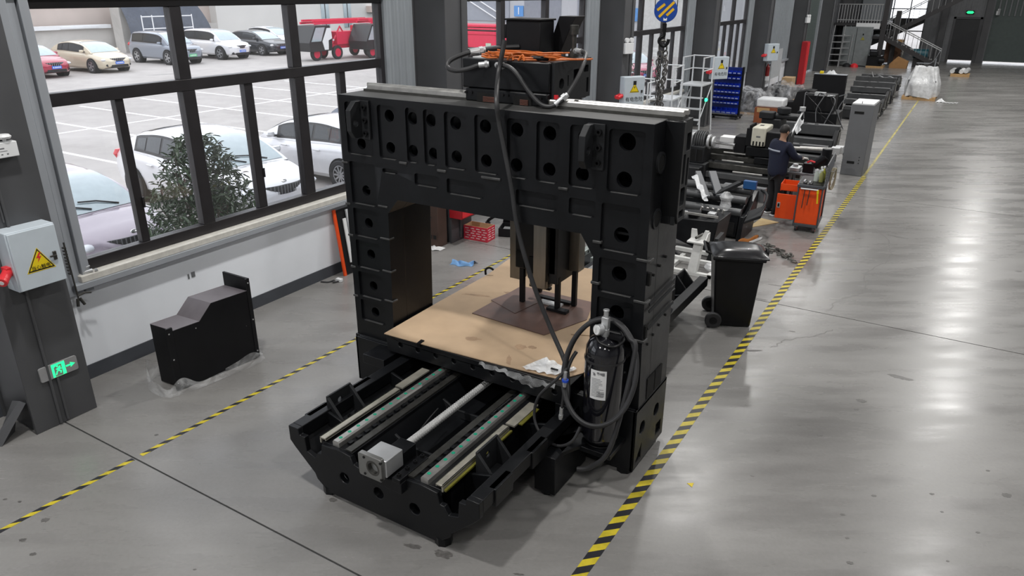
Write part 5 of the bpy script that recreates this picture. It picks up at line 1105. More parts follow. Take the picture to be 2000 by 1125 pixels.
# --- blue bin rack
rk = thing('bin_rack','blue louvred rack on castors below the electrical box of the fourth column','rack',(-7.05,25.3,0),R(-3))
MB().box(-.52,.47,.0,.05,.16,1.68).build('back_panel', mat('rack_blue',(0.006,0.02,0.16),.4,var=.1), rk, local=True)
b = MB(); b.box(-.52,-.49,-.02,.07,.1,1.7); b.box(.44,.49,-.02,.07,.1,1.7); b.box(-.55,.5,-.20,.35,.08,.13); b.build('frame', M_dkplast, rk, local=True)
for x in (-.48,.44):
    for y in (-.16,.3): MB().cyl((x-.02,y,.045),(x+.02,y,.045),.045,14).build('castor', M_rubber, rk, local=True)
def binmesh(w, d, h):
    b = MB(); k = .006
    b.box(-w/2,w/2,-d,0,0,k); b.box(-w/2,w/2,-k,0,k,h); b.box(-w/2,w/2,-d,-d+k,k,h*.62)
    for s in (-1,1): b.plate([(-d,k),(0,k),(0,h),(-d*.45,h),(-d,h*.62)],'x',s*w/2,s*(w/2-k))
    return b
proto = {}
rown = ['top','second','third','fourth','fifth','sixth','bottom']; ordn = ['first','second','third','fourth','fifth','sixth','seventh']
rackM = Matrix.Translation((-7.05,25.3,0))@Matrix.Rotation(R(-3),4,'Z')
for r in range(7):
    n_ = (6,6,7,7,7,7,5)[r]; big = r == 6; w_ = .17 if big else .115; z = (1.47,1.30,1.06,.85,.66,.49,.19)[r]
    for c in range(n_):
        x = -.44+.88*(c+.5)/n_; P = rackM@Vector((x,0,z))
        if big not in proto:
            o = thing('storage_bin','', 'bin', P, R(-3)); bd = binmesh(w_, .2 if big else .13, .17 if big else .105).build('bin_body', M_blue, o, local=True)
            MB().box(-w_*.4,w_*.4,-(.2 if big else .13)-.003,-(.2 if big else .13),.02,.05).build('card_label', mat('bin_label_grey',(0.35,0.40,0.55),.5) if 'bin_label_grey' not in bpy.data.materials else bpy.data.materials['bin_label_grey'], o, local=True); proto[big] = o
        else: o = dup(proto[big], P)
        o['label'] = f"{'large ' if big else 'small '}blue bin hanging in the {rown[r]} row of the rack, {ordn[c]} from the left"; o['group'] = 'blue bins on the rack'
# --- film wrapped castings along the wall
def draped(label, x, y, lx, ly, h, seed, film=M_film3):
    rnd = random.Random(seed); t = thing('wrapped_casting', label, 'casting', (x,y,0))
    b = MB(); b.box(-lx*.40,lx*.40,-ly*.42,ly*.42,.06,h*.55); b.box(-lx*.32,lx*.1,-ly*.30,ly*.05,h*.55,h*.85); b.build('casting', M_cast2, t, local=True, bev=.02)
    b = MB(); b.box(-lx*.45,lx*.45,-ly*.45,ly*.45,0,.06); b.build('pallet', M_wood, t, local=True)
    ph = [rnd.uniform(0,6) for _ in range(6)]
    def f(u, v):
        a = 2*u-1; c = 2*v-1; e = max(abs(a),abs(c)); top = h*(.92-.3*max(0,a*.5+c*.4))
        k = min(1,(1-e)/.28); z = top*(k**.5)+.03*math.sin(a*9+ph[0])*k+.04*math.sin(c*13+ph[1]+a*4)*k
        return (a*lx*.52*(1+.05*math.sin(c*11+ph[2])), c*ly*.52*(1+.05*math.sin(a*9+ph[3])), max(.01,z))
    MB().grid(f, 40, 40).build('film_wrap', film, t, local=True); return t
draped('plastic film wrapped casting on the floor right of the blue bin rack', -6.75,27.4,1.2,1.9,.85,2)
draped('lower film wrapped casting on a pallet farther along the window wall', -6.42,31.4,1.1,3.0,.62,4)
t = thing('notice_board','grey white notice board standing on legs by the ribbed wall','board',(-7.3,33.4,0)); MB().box(-7.36,-7.33,32.5,34.2,.62,1.75).build('panel', mat('pale_board',(0.45,0.47,0.49),.5), t)
for y in (32.5,34.2): MB().tube([(-7.35,y,0),(-7.35,y,1.75)],.02,8).build('leg', M_alu, t)
setp(MB().box(-7.3,-6.85,34.6,35.3,0,.5).build('carton', M_card, None, bev=.01),'brown carton on the floor behind the notice board','carton')
t = thing('fire_extinguisher','small dark red fire extinguisher on the fifth column','extinguisher',(-6.98,30.35,.95)); MB().lathe([(0,0),(.07,.0),(.075,.05),(.075,.34),(.03,.4),(.02,.46),(0,.46)], (-6.98,30.35,.95), 16).build('cylinder', mat('dark_red',(0.20,0.012,0.012),.4), t); MB().box(-7.02,-6.9,30.3,30.4,.78,.95).build('bracket', M_white, t)
t = thing('hydrant_cabinet','tall narrow red hydrant cabinet beside the roller shutter','cabinet',(-7.2,37.0,0)); MB().box(-7.07,-6.83,36.7,37.3,.0,1.9).build('body', M_red, t, bev=.01); MB().box(-6.83,-6.81,36.75,36.98,.05,1.85).build('door', M_redp, t); MB().box(-6.83,-6.81,37.02,37.25,.05,1.85).build('door', M_redp, t)
# --- lathe beds laid across the hall
def lathe_bed(label, x0, x1, y, h, dp=.55, group=None):
    t = thing('lathe_bed', label, 'machine bed', ((x0+x1)/2,y,0)); X0, X1 = x0-(x0+x1)/2, x1-(x0+x1)/2
    MB().plate([(-dp*.5,.05),(dp*.5,.05),(dp*.42,h*.72),(-dp*.42,h*.5)],'x',X0+.05,X1-.12).build('bed_casting', M_cast, t, local=True, bev=.02)
    MB().box(X0,X1,dp*.15,dp*.42,h*.72,h).build('guideway', M_rail, t, local=True, bev=.012)
    MB().box(X0+.1,X1-.05,-dp*.42,-dp*.12,h*.5,h*.70).build('guideway', M_rail, t, local=True, bev=.012)
    MB().plate([(-dp*.55,.0),(dp*.5,.0),(dp*.5,h*.9),(dp*.1,h*.9),(-dp*.55,h*.45)],'x',X1-.10,X1).build('end_plate', M_cast2, t, local=True, bev=.01)
    b = MB(); b.tube([(X1+.03,-dp*.45,h*.25),(X1+.05,-dp*.2,h*.45),(X1+.03,dp*.1,h*.85)],.025,6); b.cyl((X1-.02,-dp*.3,h*.36),(X1+.08,-dp*.3,h*.36),.05,12); b.build('end_bracket', M_dsteel, t, local=True)
    for q in (.35,.55): MB().box(lerp(X0,X1,q),lerp(X0,X1,q)+.08,dp*.2,dp*.36,h,h+.012).build('pad', M_black, t, local=True)
    return t
lathe_bed('black lathe bed across the floor directly beyond the worker', -3.95,-2.62,19.6,.92,.8)
lathe_bed('low black lathe bed under the stray rods beyond the worker', -4.1,-2.65,18.4,.62,.6)
for nm, y, x0, x1, h in (('nearest of the far rows behind the grey cabinet',27.6,-3.7,-2.55,.62),('second of the far rows behind the grey cabinet',28.9,-3.8,-2.55,.66),('third of the far rows, left of the wrapped pallet',30.6,-3.95,-2.6,.72),('fourth of the far rows, left of the wrapped pallet',32.4,-4.1,-2.6,.74),('fifth of the far rows, left of the wrapped pallet',34.4,-4.3,-2.75,.74),('farthest and lowest of the rows beyond the wrapped pallet',37.0,-4.4,-2.8,.6)):
    lathe_bed('black lathe bed, '+nm, x0, x1, y, h, .75)
# white sheet strip on the far bed
setp(MB().grid(lambda u, v: (lerp(-3.9,-2.85,u), 34.6+.12*(v-.5)+.04*math.sin(u*12), .76+.03*math.sin(u*17)+.16*math.exp(-((u-.16)/.05)**2)), 24, 4).build('white_film_strip', M_film2, None), 'strip of white film lying over the far lathe beds','film')
# --- black machine covers and a machine with loose cables
t = thing('machine_cover','black stepped sheet metal machine cover with a small square hole','cover',(-4.9,26.0,0))
MB().plate([(-5.25,.02),(-4.40,.02),(-4.40,1.0),(-4.62,1.02),(-4.92,.95),(-5.0,.62),(-5.25,.6)],'y',25.9,26.5).build('body', M_black, t, bev=.01); MB().box(-4.66,-4.56,25.89,25.9,.3,.45).build('square_hole', M_hole, t)
t = thing('tall_cover_panel','tall black rectangular cover panel with pale top edge behind the stepped cover','cover',(-4.5,29.0,0))
MB().box(-5.0,-3.9,28.9,29.15,.05,1.26).build('panel', M_black, t, bev=.01); MB().box(-5.0,-3.9,28.88,29.17,1.26,1.28).build('pale_edge', M_trim, t)
setp(MB().grid(lambda u, v: (-4.62+.38*u, 28.92+.2*v, 1.285+.11*math.sin(math.pi*u)*math.sin(math.pi*v)*(1+.4*math.sin(u*14+v*9))), 12, 8).build('white_bag', M_film2, None),'crumpled white bag lying on top of the tall black panel','bag')
setp(MB().box(-4.82,-4.70,28.95,29.07,1.28,1.37).build('yellow_box', M_yellow, None, bev=.01),'small yellow box on top of the tall black panel','box')
t = thing('machine_carcass','black machine carcass with tangled cables behind the row of lathe beds','machine',(-4.0,24.3,0))
b = MB(); b.box(-4.45,-3.3,23.9,24.9,.05,.62); b.build('base', M_cast, t, bev=.02); MB().box(-4.35,-3.5,24.1,24.9,.62,1.1).build('upper_housing', M_black, t, bev=.02)
b = MB(); b.box(-4.05,-3.75,24.0,24.2,1.1,1.2); b.box(-3.7,-3.5,24.1,24.25,1.05,1.12); b.build('bright_plate', M_alu, t)
rnd = random.Random(4)
for k in range(7):
    x = -4.2+.14*k; MB().tube([(x,24.05,1.12),(x+rnd.uniform(-.2,.3),23.85,1.2-rnd.uniform(0,.2)),(x+rnd.uniform(-.3,.3),23.8,.75),(x+rnd.uniform(-.1,.5),23.75,.45-.04*k)],.014,6,5).build('cable', M_dkplast if k%2 else M_grey, t)
# --- orange brown crate with foam roll
t = thing('crate','orange brown crate under a white foam block left of the cream machine','crate',(-5.55,25.2,0)); MB().box(-5.98,-5.18,24.9,25.5,0,.5).build('body', mat('rust_board',(0.27,0.075,0.025),.6,var=.15), t, bev=.01); MB().box(-5.9,-5.5,24.89,24.9,.35,.5).build('edge_board', M_wood, t)
setp(MB().box(-5.96,-5.12,24.95,25.65,.505,.78).build('foam_block', M_white, None, bev=.05),'white rounded foam block lying on the orange brown crate','foam')
# --- lathe with cream motor housing
t = thing('lathe','black lathe with cream motor housing and long bright guideways behind the worker','lathe',(-3.9,15.4,0))
MB().plate([(15.0,.05),(15.9,.05),(15.8,.62),(15.1,.5)],'x',-4.9,-2.7).build('bed_base', M_cast, t, bev=.02)
for y, z in ((15.02,.50),(15.2,.66),(15.48,.78),(15.75,.86)): MB().box(-4.75,-2.6,y,y+.10,z-.12,z).build('guideway', M_rail if z < .6 else M_dsteel, t, bev=.01)
for y, z, x0, x1 in ((15.25,.72,-4.2,-3.75),(15.5,.84,-4.25,-3.3),(15.05,.55,-3.9,-3.3)): MB().cyl((x0,y,z),(x1,y,z),.018,10).build('guide_rod', M_steel, t)
b = MB(); b.box(-5.05,-4.45,14.95,15.6,.05,.66); b.box(-5.1,-4.5,14.7,14.98,.30,.62); b.build('headstock_base', M_cast2, t, bev=.02)
b = MB(); b.box(-4.84,-4.52,15.0,15.5,.66,1.0); b.build('headstock', M_cast2, t, bev=.015)
for k in range(5): MB().ring((-4.78+.045*k,15.25,1.1),(-4.75+.045*k,15.25,1.1),.19,.12,24).build('pulley_groove', M_rail, t)
b = MB(); b.box(-4.80,-4.56,14.99,15.0,.70,.94); b.build('front_recess', M_hole, t); b = MB(); b.box(-4.69,-4.67,14.97,15.0,.70,.94); b.build('front_rib', M_cast2, t)
MB().cyl((-4.54,15.25,1.08),(-4.48,15.25,1.08),.15,24).build('chuck', M_alu, t, bev=.01); MB().cyl((-4.48,15.25,1.08),(-4.44,15.25,1.08),.10,24).build('chuck_nose', M_dsteel, t, bev=.01); MB().cyl((-4.44,15.25,1.08),(-4.39,15.25,1.08),.12,24).build('chuck_ring', M_alu, t, bev=.01)
MB().cyl((-4.92,15.25,1.1),(-4.83,15.25,1.1),.15,24).build('pulley', M_alu, t, bev=.01); MB().cyl((-4.42,15.25,1.08),(-3.97,15.25,1.06),.03,12).build('spindle_bar', M_chrome, t)
MB().box(-5.02,-4.50,14.72,14.74,.34,.60).build('cover_panel', M_grey, t, bev=.01)
b = MB(); b.box(-3.75,-3.25,15.3,15.9,.86,1.05); b.box(-3.55,-3.2,15.25,15.7,.72,.86); b.build('carriage', M_cast, t, bev=.015)
MB().box(-4.05,-3.82,15.5,15.9,.86,1.2).build('tool_slide', M_black, t, bev=.01)
M_cream = mat('cream_enamel',(0.62,0.60,0.50),.4,var=.06)
hs = MB().box(-3.66,-3.38,15.25,15.85,1.08,1.46).build('cream_housing', M_cream, t, bev=.025)
for k in range(4): MB().box(-3.62+.065*k,-3.59+.065*k,15.244,15.25,1.09,1.18).build('vent_slot', M_hole, hs)
MB().box(-3.56,-3.48,15.244,15.25,1.26,1.29).build('nameplate', M_grey, hs); MB().box(-3.58,-3.50,15.5,15.62,1.46,1.462).build('print', M_ink, hs)
b = MB(); b.box(-3.38,-2.95,15.3,15.9,1.05,1.38); b.build('turret', M_black, t, bev=.02)
b = MB(); b.box(-3.8,-3.66,15.4,15.8,1.05,1.4)
for k in range(5): b.cyl((-3.73,15.42+.09*k,1.4),(-3.73,15.42+.09*k,1.47),.025,8)
b.build('motor_fins', M_black, t)
b = MB(); b.box(-3.7,-3.3,16.1,16.7,1.0,1.52); b.box(-3.6,-3.0,16.2,16.6,1.52,1.60); b.cyl((-3.3,16.3,1.62),(-3.3,16.3,1.75),.14,16); b.box(-3.75,-3.45,16.05,16.3,1.52,1.66); b.build('gearbox', M_cast2, t, bev=.02)
b = MB(); b.tube([(-3.0,15.5,1.1),(-2.95,15.7,1.4),(-2.9,16.3,1.75)],.02,8,3); b.cyl((-2.92,16.2,1.72),(-2.92,16.2,1.8),.06,14); b.build('coolant_pipe', M_alu, t)
setp(MB().grid(lambda u, v: (-2.98+.12*u+.02*math.sin(v*9), 15.9+.2*v, 1.32+.25*v+.03*math.sin(u*8+v*5)), 10, 12).build('white_cloth', M_film2, None),'white cloth hanging behind the cream machine housing','cloth')
setp(MB().box(-4.42,-4.12,15.7,16.0,.88,1.12).build('paper_sheet', M_paper, None),'white carton standing behind the lathe spindle bar','carton')
# --- nearer bed with black carriage pieces, plates and bag
t = thing('carriage_bed','black machine bed with end trough behind the wheelie bin','machine bed',(-3.4,12.6,0))
MB().plate([(12.3,.04),(13.2,.04),(13.1,.62),(12.35,.45)],'x',-4.2,-3.0).build('bed_casting', M_cast, t, bev=.02)
for y, z in ((12.38,.47),(12.65,.62),(12.95,.72)): MB().cyl((-4.2,y,z),(-2.98,y,z),.07,14).build('round_way', M_rail, t)
MB().plate([(12.2,.0),(13.0,.0),(13.25,.66),(13.1,.72),(12.6,.42),(12.3,.42)],'x',-2.98,-2.90).build('end_plate', M_cast, t, bev=.01)
b = MB(); b.hexa([(-2.90,12.3,.30),(-2.66,12.45,.40),(-2.66,12.75,.52),(-2.90,12.6,.42)],[(-2.90,12.3,.35),(-2.66,12.45,.46),(-2.66,12.75,.58),(-2.90,12.6,.47)]); b.tube([(-2.9,12.35,.35),(-2.7,12.6,.5),(-2.72,13.0,.68),(-2.9,13.2,.72)],.025,8,3); b.build('chip_trough', M_cast2, t, bev=.01)
MB().box(-3.28,-3.05,12.29,12.31,.08,.30).build('service_opening', M_hole, t)
MB().box(-3.55,-2.80,13.15,13.3,.5,.74).build('grey_plate', M_grey, t); 
setp(MB().box(-3.12,-2.90,12.85,12.95,.78,.92).build('blue_box', mat('dark_blue_card',(0.012,0.08,0.24),.5), None, bev=.004),'small dark blue box lying on the black machine bed','box')
def plank(label, a, b_, w, m, th=.05):
    A, B = Vector(a), Vector(b_); d = (B-A).normalized(); n_ = d.cross(Vector((0,0,1))).normalized()*w*.5; u_ = n_.cross(d).normalized()*th
    return setp(MB().hexa([A-n_,B-n_,B+n_,A+n_],[q+u_ for q in (A-n_,B-n_,B+n_,A+n_)]).build('steel_bar', m, None, bev=.004), label, 'bar')
M_bar = mat('dull_grey_bar',(0.11,0.115,0.125),.5)
plank('grey flat steel bar lying aslant on the black bed, left one of the pair', (-4.0,13.0,.92),(-3.62,12.45,.62),.10,M_bar)
plank('grey flat steel bar lying aslant on the black bed, right one of the pair', (-3.75,13.05,.94),(-3.42,12.5,.66),.13,M_bar)
plank('dark grey angle bar leaning to the right on the black bed', (-3.50,12.5,.66),(-3.18,12.9,.84),.10,M_cast2,.06)
setp(MB().grid(lambda u, v: (-3.98+.40*u+.05*math.sin(v*7), 12.75-.5*u, .86-.26*u+.10*v+.03*math.sin(u*14+v*6)), 14, 6).build('white_film', M_film2, None),'white film tucked behind the grey steel bars','film')
setp(MB().lathe([(0,0),(.05,.02),(.10,.10),(.08,.18),(.12,.26),(.05,.34),(0,.35)], (-3.22,12.22,.50), 12).build('plastic_bag', M_film, None),'clear plastic bag with small parts hanging on the black bed','bag')
t = thing('cross_slide','dark carriage block with pneumatic fittings in front of the black machine bed','carriage',(-3.4,11.3,0))
b = MB(); b.hexa([(-3.95,11.15,.30),(-3.10,11.15,.05),(-3.05,11.75,.05),(-3.9,11.75,.30)],[(-3.80,11.15,.58),(-3.02,11.15,.62),(-2.98,11.75,.64),(-3.8,11.75,.58)]); b.build('block', M_cast, t, bev=.015)
for x, y, z, w in ((-3.75,11.3,.58,.14),(-3.55,11.25,.6,.16),(-3.4,11.45,.62,.2),(-3.25,11.3,.63,.12)): MB().box(x,x+w,y,y+.12,z,z+.07).build('valve_block', M_alu if w < .15 else M_dkplast, t, bev=.008)
for k in range(5): MB().cyl((-3.45+.09*k,11.6,.64),(-3.43+.09*k,11.6,.70),.02,8).build('fitting', M_steel, t)
MB().box(-3.6,-3.05,11.2,11.23,.655,.69).build('scale_strip', M_steel, t)
b = MB(); b.tube([(-4.0,11.0,.35),(-3.6,10.85,.12),(-3.5,10.8,.08)],.03,8); b.box(-3.95,-3.8,10.95,11.0,.24,.30); b.build('telescopic_arm', M_dkplast, t)
b = MB(); b.hexa([(-3.08,10.9,.03),(-2.98,10.9,.03),(-2.98,11.2,.05),(-3.08,11.2,.05)],[(-2.98,10.9,.42),(-2.92,10.9,.42),(-2.92,11.2,.45),(-2.98,11.2,.45)]); b.build('side_bracket', M_cast2, t)
setp(MB().grid(lambda u, v: (-3.80+.26*(u-.5), 11.2+.2*(v-.5), .004+.05*abs(math.sin(u*6+v*4))), 12, 8).build('blue_cloth', mat('bright_blue_cloth',(0.01,0.09,0.62),.7,var=.2), None),'bright blue cloth on the floor right of the gantry column','rag')
# --- white pallet jack like stand with fork head
t = thing('white_stand','white painted steel stand with forked head beside the wheelie bin','stand',(-3.1,10.3,0))
M_ws = mat('white_stand_paint',(0.72,0.72,0.70),.4,var=.1,scale=9)
MB().hexa([(-3.16,10.22,.06),(-3.02,10.22,.06),(-3.02,10.34,.06),(-3.16,10.34,.06)],[(-3.12,10.30,.50),(-3.0,10.30,.50),(-3.0,10.42,.50),(-3.12,10.42,.50)]).build('upright', M_ws, t, bev=.004)
b = MB(); b.box(-3.22,-2.94,10.26,10.50,.50,.525); b.plate([(-3.22,.525),(-2.95,.525),(-2.95,.67),(-3.01,.67),(-3.05,.57),(-3.12,.57),(-3.14,.67),(-3.22,.67)],'y',10.44,10.465); b.plate([(10.26,.525),(10.5,.525),(10.5,.64),(10.40,.64)],'x',-2.955,-2.94); b.build('fork_head', M_ws, t, bev=.004)
MB().cyl((-3.10,10.32,.575),(-3.06,10.52,.585),.022,12).build('pin', M_dsteel, t)
for nm, q in (('front',(10.22,.06)),('mid',(10.62,.12)),('rear',(10.95,.16))): MB().box(-3.62,-2.60,q[0],q[0]+.07,q[1]-.06,q[1]).build('cross_beam', M_ws, t, bev=.004)
for x in (-3.5,-2.85): MB().box(x,x+.07,10.22,11.0,.0,.07).build('skid', M_ws, t, bev=.004)
MB().hexa([(-3.45,10.25,.06),(-3.38,10.25,.06),(-3.38,10.3,.06),(-3.45,10.3,.06)],[(-3.62,10.25,.48),(-3.55,10.25,.48),(-3.55,10.3,.48),(-3.62,10.3,.48)]).build('stay', M_ws, t)
setp(MB().lathe([(0,0),(.07,.0),(.10,.05),(.07,.10),(0,.11)], (-2.86,10.42,.07), 12).build('plastic_bag', M_film2, None),'small bag of white parts on the base of the white stand','bag')
# --- spare bed seen past the ram
t = thing('rail_bed','black bed with two pale drilled guide rails on the floor beyond the gantry table','machine bed',(-4.27,9.8,0))
MB().box(-4.52,-4.02,9.0,10.6,.05,.38).build('bed_casting', M_cast, t, bev=.02)
for x in (-4.48,-4.2):
    r_ = MB().box(x,x+.09,8.98,10.6,.38,.46).build('guide_rail', mat('pale_green_rail',(0.36,0.40,0.38),.4,.4) if x < -4.3 else bpy.data.materials['pale_green_rail'], t, bev=.006)
    for k in range(12): MB().cyl((x+.088,9.06+.12*k,.42),(x+.092,9.06+.12*k,.42),.022,10).build('rail_hole', M_hole, r_)
# --- wheelie bin
t = thing('wheelie_bin','black two wheeled rubbish bin with closed lid standing left of the hazard tape','bin',(-2.13,8.92,0),R(22))
def fr4(w0, d0, z): return [(-w0,-d0,z),(w0,-d0,z),(w0,d0,z),(-w0,d0,z)]
b = MB(); b.hexa([(-.20,-.235,.0),(.20,-.235,.0),(.22,.22,.0),(-.22,.22,.0)],[(-.28,-.285,.93),(.28,-.285,.93),(.28,.30,.93),(-.28,.30,.93)]); b.build('body', M_dkplast, t, local=True, bev=.025)
MB().box(-.305,.305,-.315,.325,.92,.965).build('rim', M_dkplast, t, local=True, bev=.015)
b = MB(); b.grid(lambda u, v: ((2*u-1)*.30*(1-.06*abs(2*v-1)**3), (2*v-1)*.34-.01, .965+.075*(1-abs(2*u-1)**4)*(1-abs(2*v-1)**4)), 20, 20); b.box(-.30,.30,-.345,.325,.955,.972); b.build('lid', mat('glossy_black_lid',(0.016,0.016,0.018),.22,var=.2,rvar=.06), t, local=True)
b = MB(); b.tube([(-.20,.34,.97),(-.2,.40,1.0),(.2,.40,1.0),(.2,.34,.97)],.016,8); b.ring((.0,-.345,.96),(.0,-.375,.96),.055,.04,16); b.build('handle', M_dkplast, t, local=True)
for x in (-.27,.27): w_ = MB().cyl((x-.03,.24,.105),(x+.03,.24,.105),.105,28).build('wheel', M_rubber, t, local=True, bev=.012); MB().cyl((x-.034,.24,.105),(x+.034,.24,.105),.05,16).build('hub', M_dkplast, w_, local=True)
t.rotation_euler = (0,0,R(112)); WM[t.as_pointer()] = Matrix.Translation((-2.13,8.92,0))@Matrix.Rotation(R(112),4,'Z')
setp(MB().grid(lambda u, v: (-2.32+.28*u, 8.63+.02*u+.05*v, .95-.05*v-.14*v*max(0,math.sin(u*5-2))+.012*math.sin(u*12)), 14, 8).build('plastic_scrap', M_film2, None), 'clear plastic scraps sticking out under the lid of the wheelie bin','scrap')
# --- floor scraps
setp(MB().plate([(-3.0,13.1),(-2.72,13.55),(-2.6,13.75),(-2.95,13.85)],'z',.0,.012).build('plywood_piece', mat('pale_ply',(0.60,0.46,0.24),.7), None),'pale plywood piece on the floor under the black machine bed','board')
setp(MB().grid(lambda u, v: (-2.90+.22*u, 12.05+.45*u+.1*v, .01+.06*math.sin(math.pi*v)+.02*math.sin(u*9)), 10, 6).build('orange_wrapper', mat('orange_brown_paper',(0.42,0.15,0.03),.6,var=.2), None),'orange brown wrapping paper on the floor behind the wheelie bin','paper')
setp(MB().grid(lambda u, v: (-2.74+.12*u, 12.15+.4*u+.07*v, .01+.04*math.sin(math.pi*v)), 8, 5).build('white_wrapper', M_paper, None),'white torn paper next to the orange brown wrapping paper','paper')
cf = thing('floor_chain','heap of steel chain links lying on the floor behind the wheelie bin','chain',(-2.2,12.0,0)); rnd = random.Random(2)
l1 = MB().tube([(.026,0,0),(.026,.028,0),(0,.05,0),(-.026,.028,0),(-.026,-.028,0),(0,-.05,0),(.026,-.028,0),(.026,0,0)],.0095,6,2).build('chain_link', M_dsteel, cf, local=True); l1.location = (0,0,.012)
for k in range(22): o = l1.copy(); COL.objects.link(o); o.parent = cf; o.location = (-.28+.027*k+rnd.uniform(-.03,.03), .12*math.sin(k*.8)-.02*k+.2+rnd.uniform(-.03,.03), .012+.012*(k%2)); o.rotation_euler = (rnd.uniform(-.3,.3),rnd.uniform(-.3,.3),rnd.uniform(0,6))
# --- orange tool cart
t = thing('tool_cart','orange and grey tool cart on castors with an open door and drawer beside the worker','cart',(-2.1,13.6,0),R(4))
def cb(nm, x0,x1,y0,y1,z0,z1,m,bev=.006,par=None): return MB().box(x0,x1,y0,y1,z0,z1).build(nm, m, par or t, local=True, bev=bev)
M_cg = mat('cart_grey',(0.06,0.065,0.075),.45)
cb('carcass',-.19,.19,-.20,.50,.15,.80,M_orange)
for x in (-.21,.19):
    for y in (-.22,.48): cb('corner_post',x,x+.025,y,y+.03,.12,.85,M_cg)
cb('base_frame',-.21,.215,-.22,.51,.10,.15,M_cg); cb('worktop',-.22,.225,-.23,.52,.81,.86,M_cg); cb('worktop_mat',-.20,.2,-.2,.5,.86,.87,M_dkplast)
MB().tube([(-.15,-.22,.80),(-.15,-.27,.80),(.13,-.27,.80),(.13,-.22,.80)],.014,8).build('push_handle', M_alu, t, local=True)
for x in (-.15,.16):
    for y in (-.16,.44):
        c_ = MB().cyl((x-.018,y,.05),(x+.018,y,.05),.05,16).build('castor', M_rubber, t, local=True); MB().cyl((x-.022,y,.05),(x+.022,y,.05),.028,12).build('castor_hub', M_redp, c_, local=True); MB().box(x-.03,x+.03,y-.03,y+.03,.085,.10).build('castor_plate', M_alu, c_, local=True)
dr = cb('drawer_front',-.53,-.515,.05,.45,.64,.78,M_orange); b = MB(); b.box(-.515,-.19,.06,.075,.65,.77); b.box(-.515,-.19,.43,.445,.65,.77); b.box(-.515,-.19,.06,.44,.65,.66); b.build('drawer_tray', M_orange, dr, local=True)
b = MB()
for k in range(7): b.box(-.49+.04*k,-.46+.04*k,.1+.03*(k%3),.34,.66,.69+.01*(k%2))
b.build('drawer_tools', M_dsteel, dr, local=True)
dd = MB().box(-.56,-.20,.0,.02,.14,.60).build('door', M_orange, t, local=True, bev=.006); MB().box(-.54,-.49,-.012,.0,.34,.44).build('door_latch', M_alu, dd, local=True); MB().box(-.53,-.50,-.016,-.012,.36,.42).build('latch_slot', M_hole, dd, local=True)
pg = MB().plate(rect(-.2,1.05,.80,1.24),'x',.215,.23,[]).build('pegboard', mat('pegboard_grey',(0.12,0.125,0.13),.5), t, local=True)
for k in range(9): MB().box(.23,.238,-.18,1.03,.83+.045*k,.845+.045*k).build('louvre', M_cg, pg, local=True)
b = MB(); 
for y in (.45,.62,.80): b.tube([(.24,y,1.0),(.30,y,1.0),(.31,y,1.03)],.007,6)
b.build('hook', M_alu, pg, local=True)
for x, l in ((-.08,.30),(.0,.24)): MB().cyl((x,-.262,.80),(x-.015,-.255,.80-l-.05),.008,8).build('hanging_rod', M_dsteel, t, local=True)
b = MB(); b.cyl((.13,-.265,.78),(.15,-.26,.56),.014,10); b.cyl((.128,-.265,.80),(.134,-.265,.74),.02,10); b.build('hanging_screwdriver', M_yellow, t, local=True)
for k, (x, y) in enumerate(((-.1,-.12),(.0,-.15))): o = MB().lathe([(0,0),(.035,.005),(.04,.03),(.03,.055),(0,.065)], (0,0,0), 14).build('chrome_socket', M_chrome, None); o.location = (-2.1+x, 13.6+y, .872); setp(o, ['chrome socket on the front left of the tool cart top','chrome socket beside it nearer the cart handle'][k],'socket')
def bottle(label, x, y, m, h=.2, r=.04): 
    t = thing('bottle', label, 'bottle', (x,y,.872)); MB().lathe([(0,0),(r,.0),(r,h*.65),(r*.4,h*.82),(r*.35,h*.95),(0,h*.95)], (0,0,0), 16).build('body', m, t, local=True); MB().cyl((0,0,h*.93),(0,0,h*1.08),r*.45,10).build('cap', M_white, t, local=True)
M_bot = mat('translucent_bottle',(0.50,0.55,0.50),.3,alpha=.8); M_boty = mat('yellow_green_bottle',(0.50,0.50,0.06),.35)
bottle('translucent bottle on the tool cart, front left one', -2.07,13.72,M_bot); bottle('translucent bottle on the tool cart behind the front one', -2.02,13.86,M_bot,.22); bottle('yellow bottle on the tool cart beside the pegboard', -1.97,13.82,M_boty,.24,.035); bottle('olive bottle on the tool cart next to the yellow one', -1.98,13.70,mat('olive_bottle',(0.25,0.25,0.08),.4),.21,.04)
hose('coil of pale cable hanging from the hooks of the cart pegboard', [(-1.86+.03*math.sin(k), 14.20+.12*math.cos(k*.9), .84+.20*math.sin(k*.9)) for k in range(26)], .009, mat('pale_cable',(0.42,0.37,0.26),.6), name='cable_coil', cat='cable')
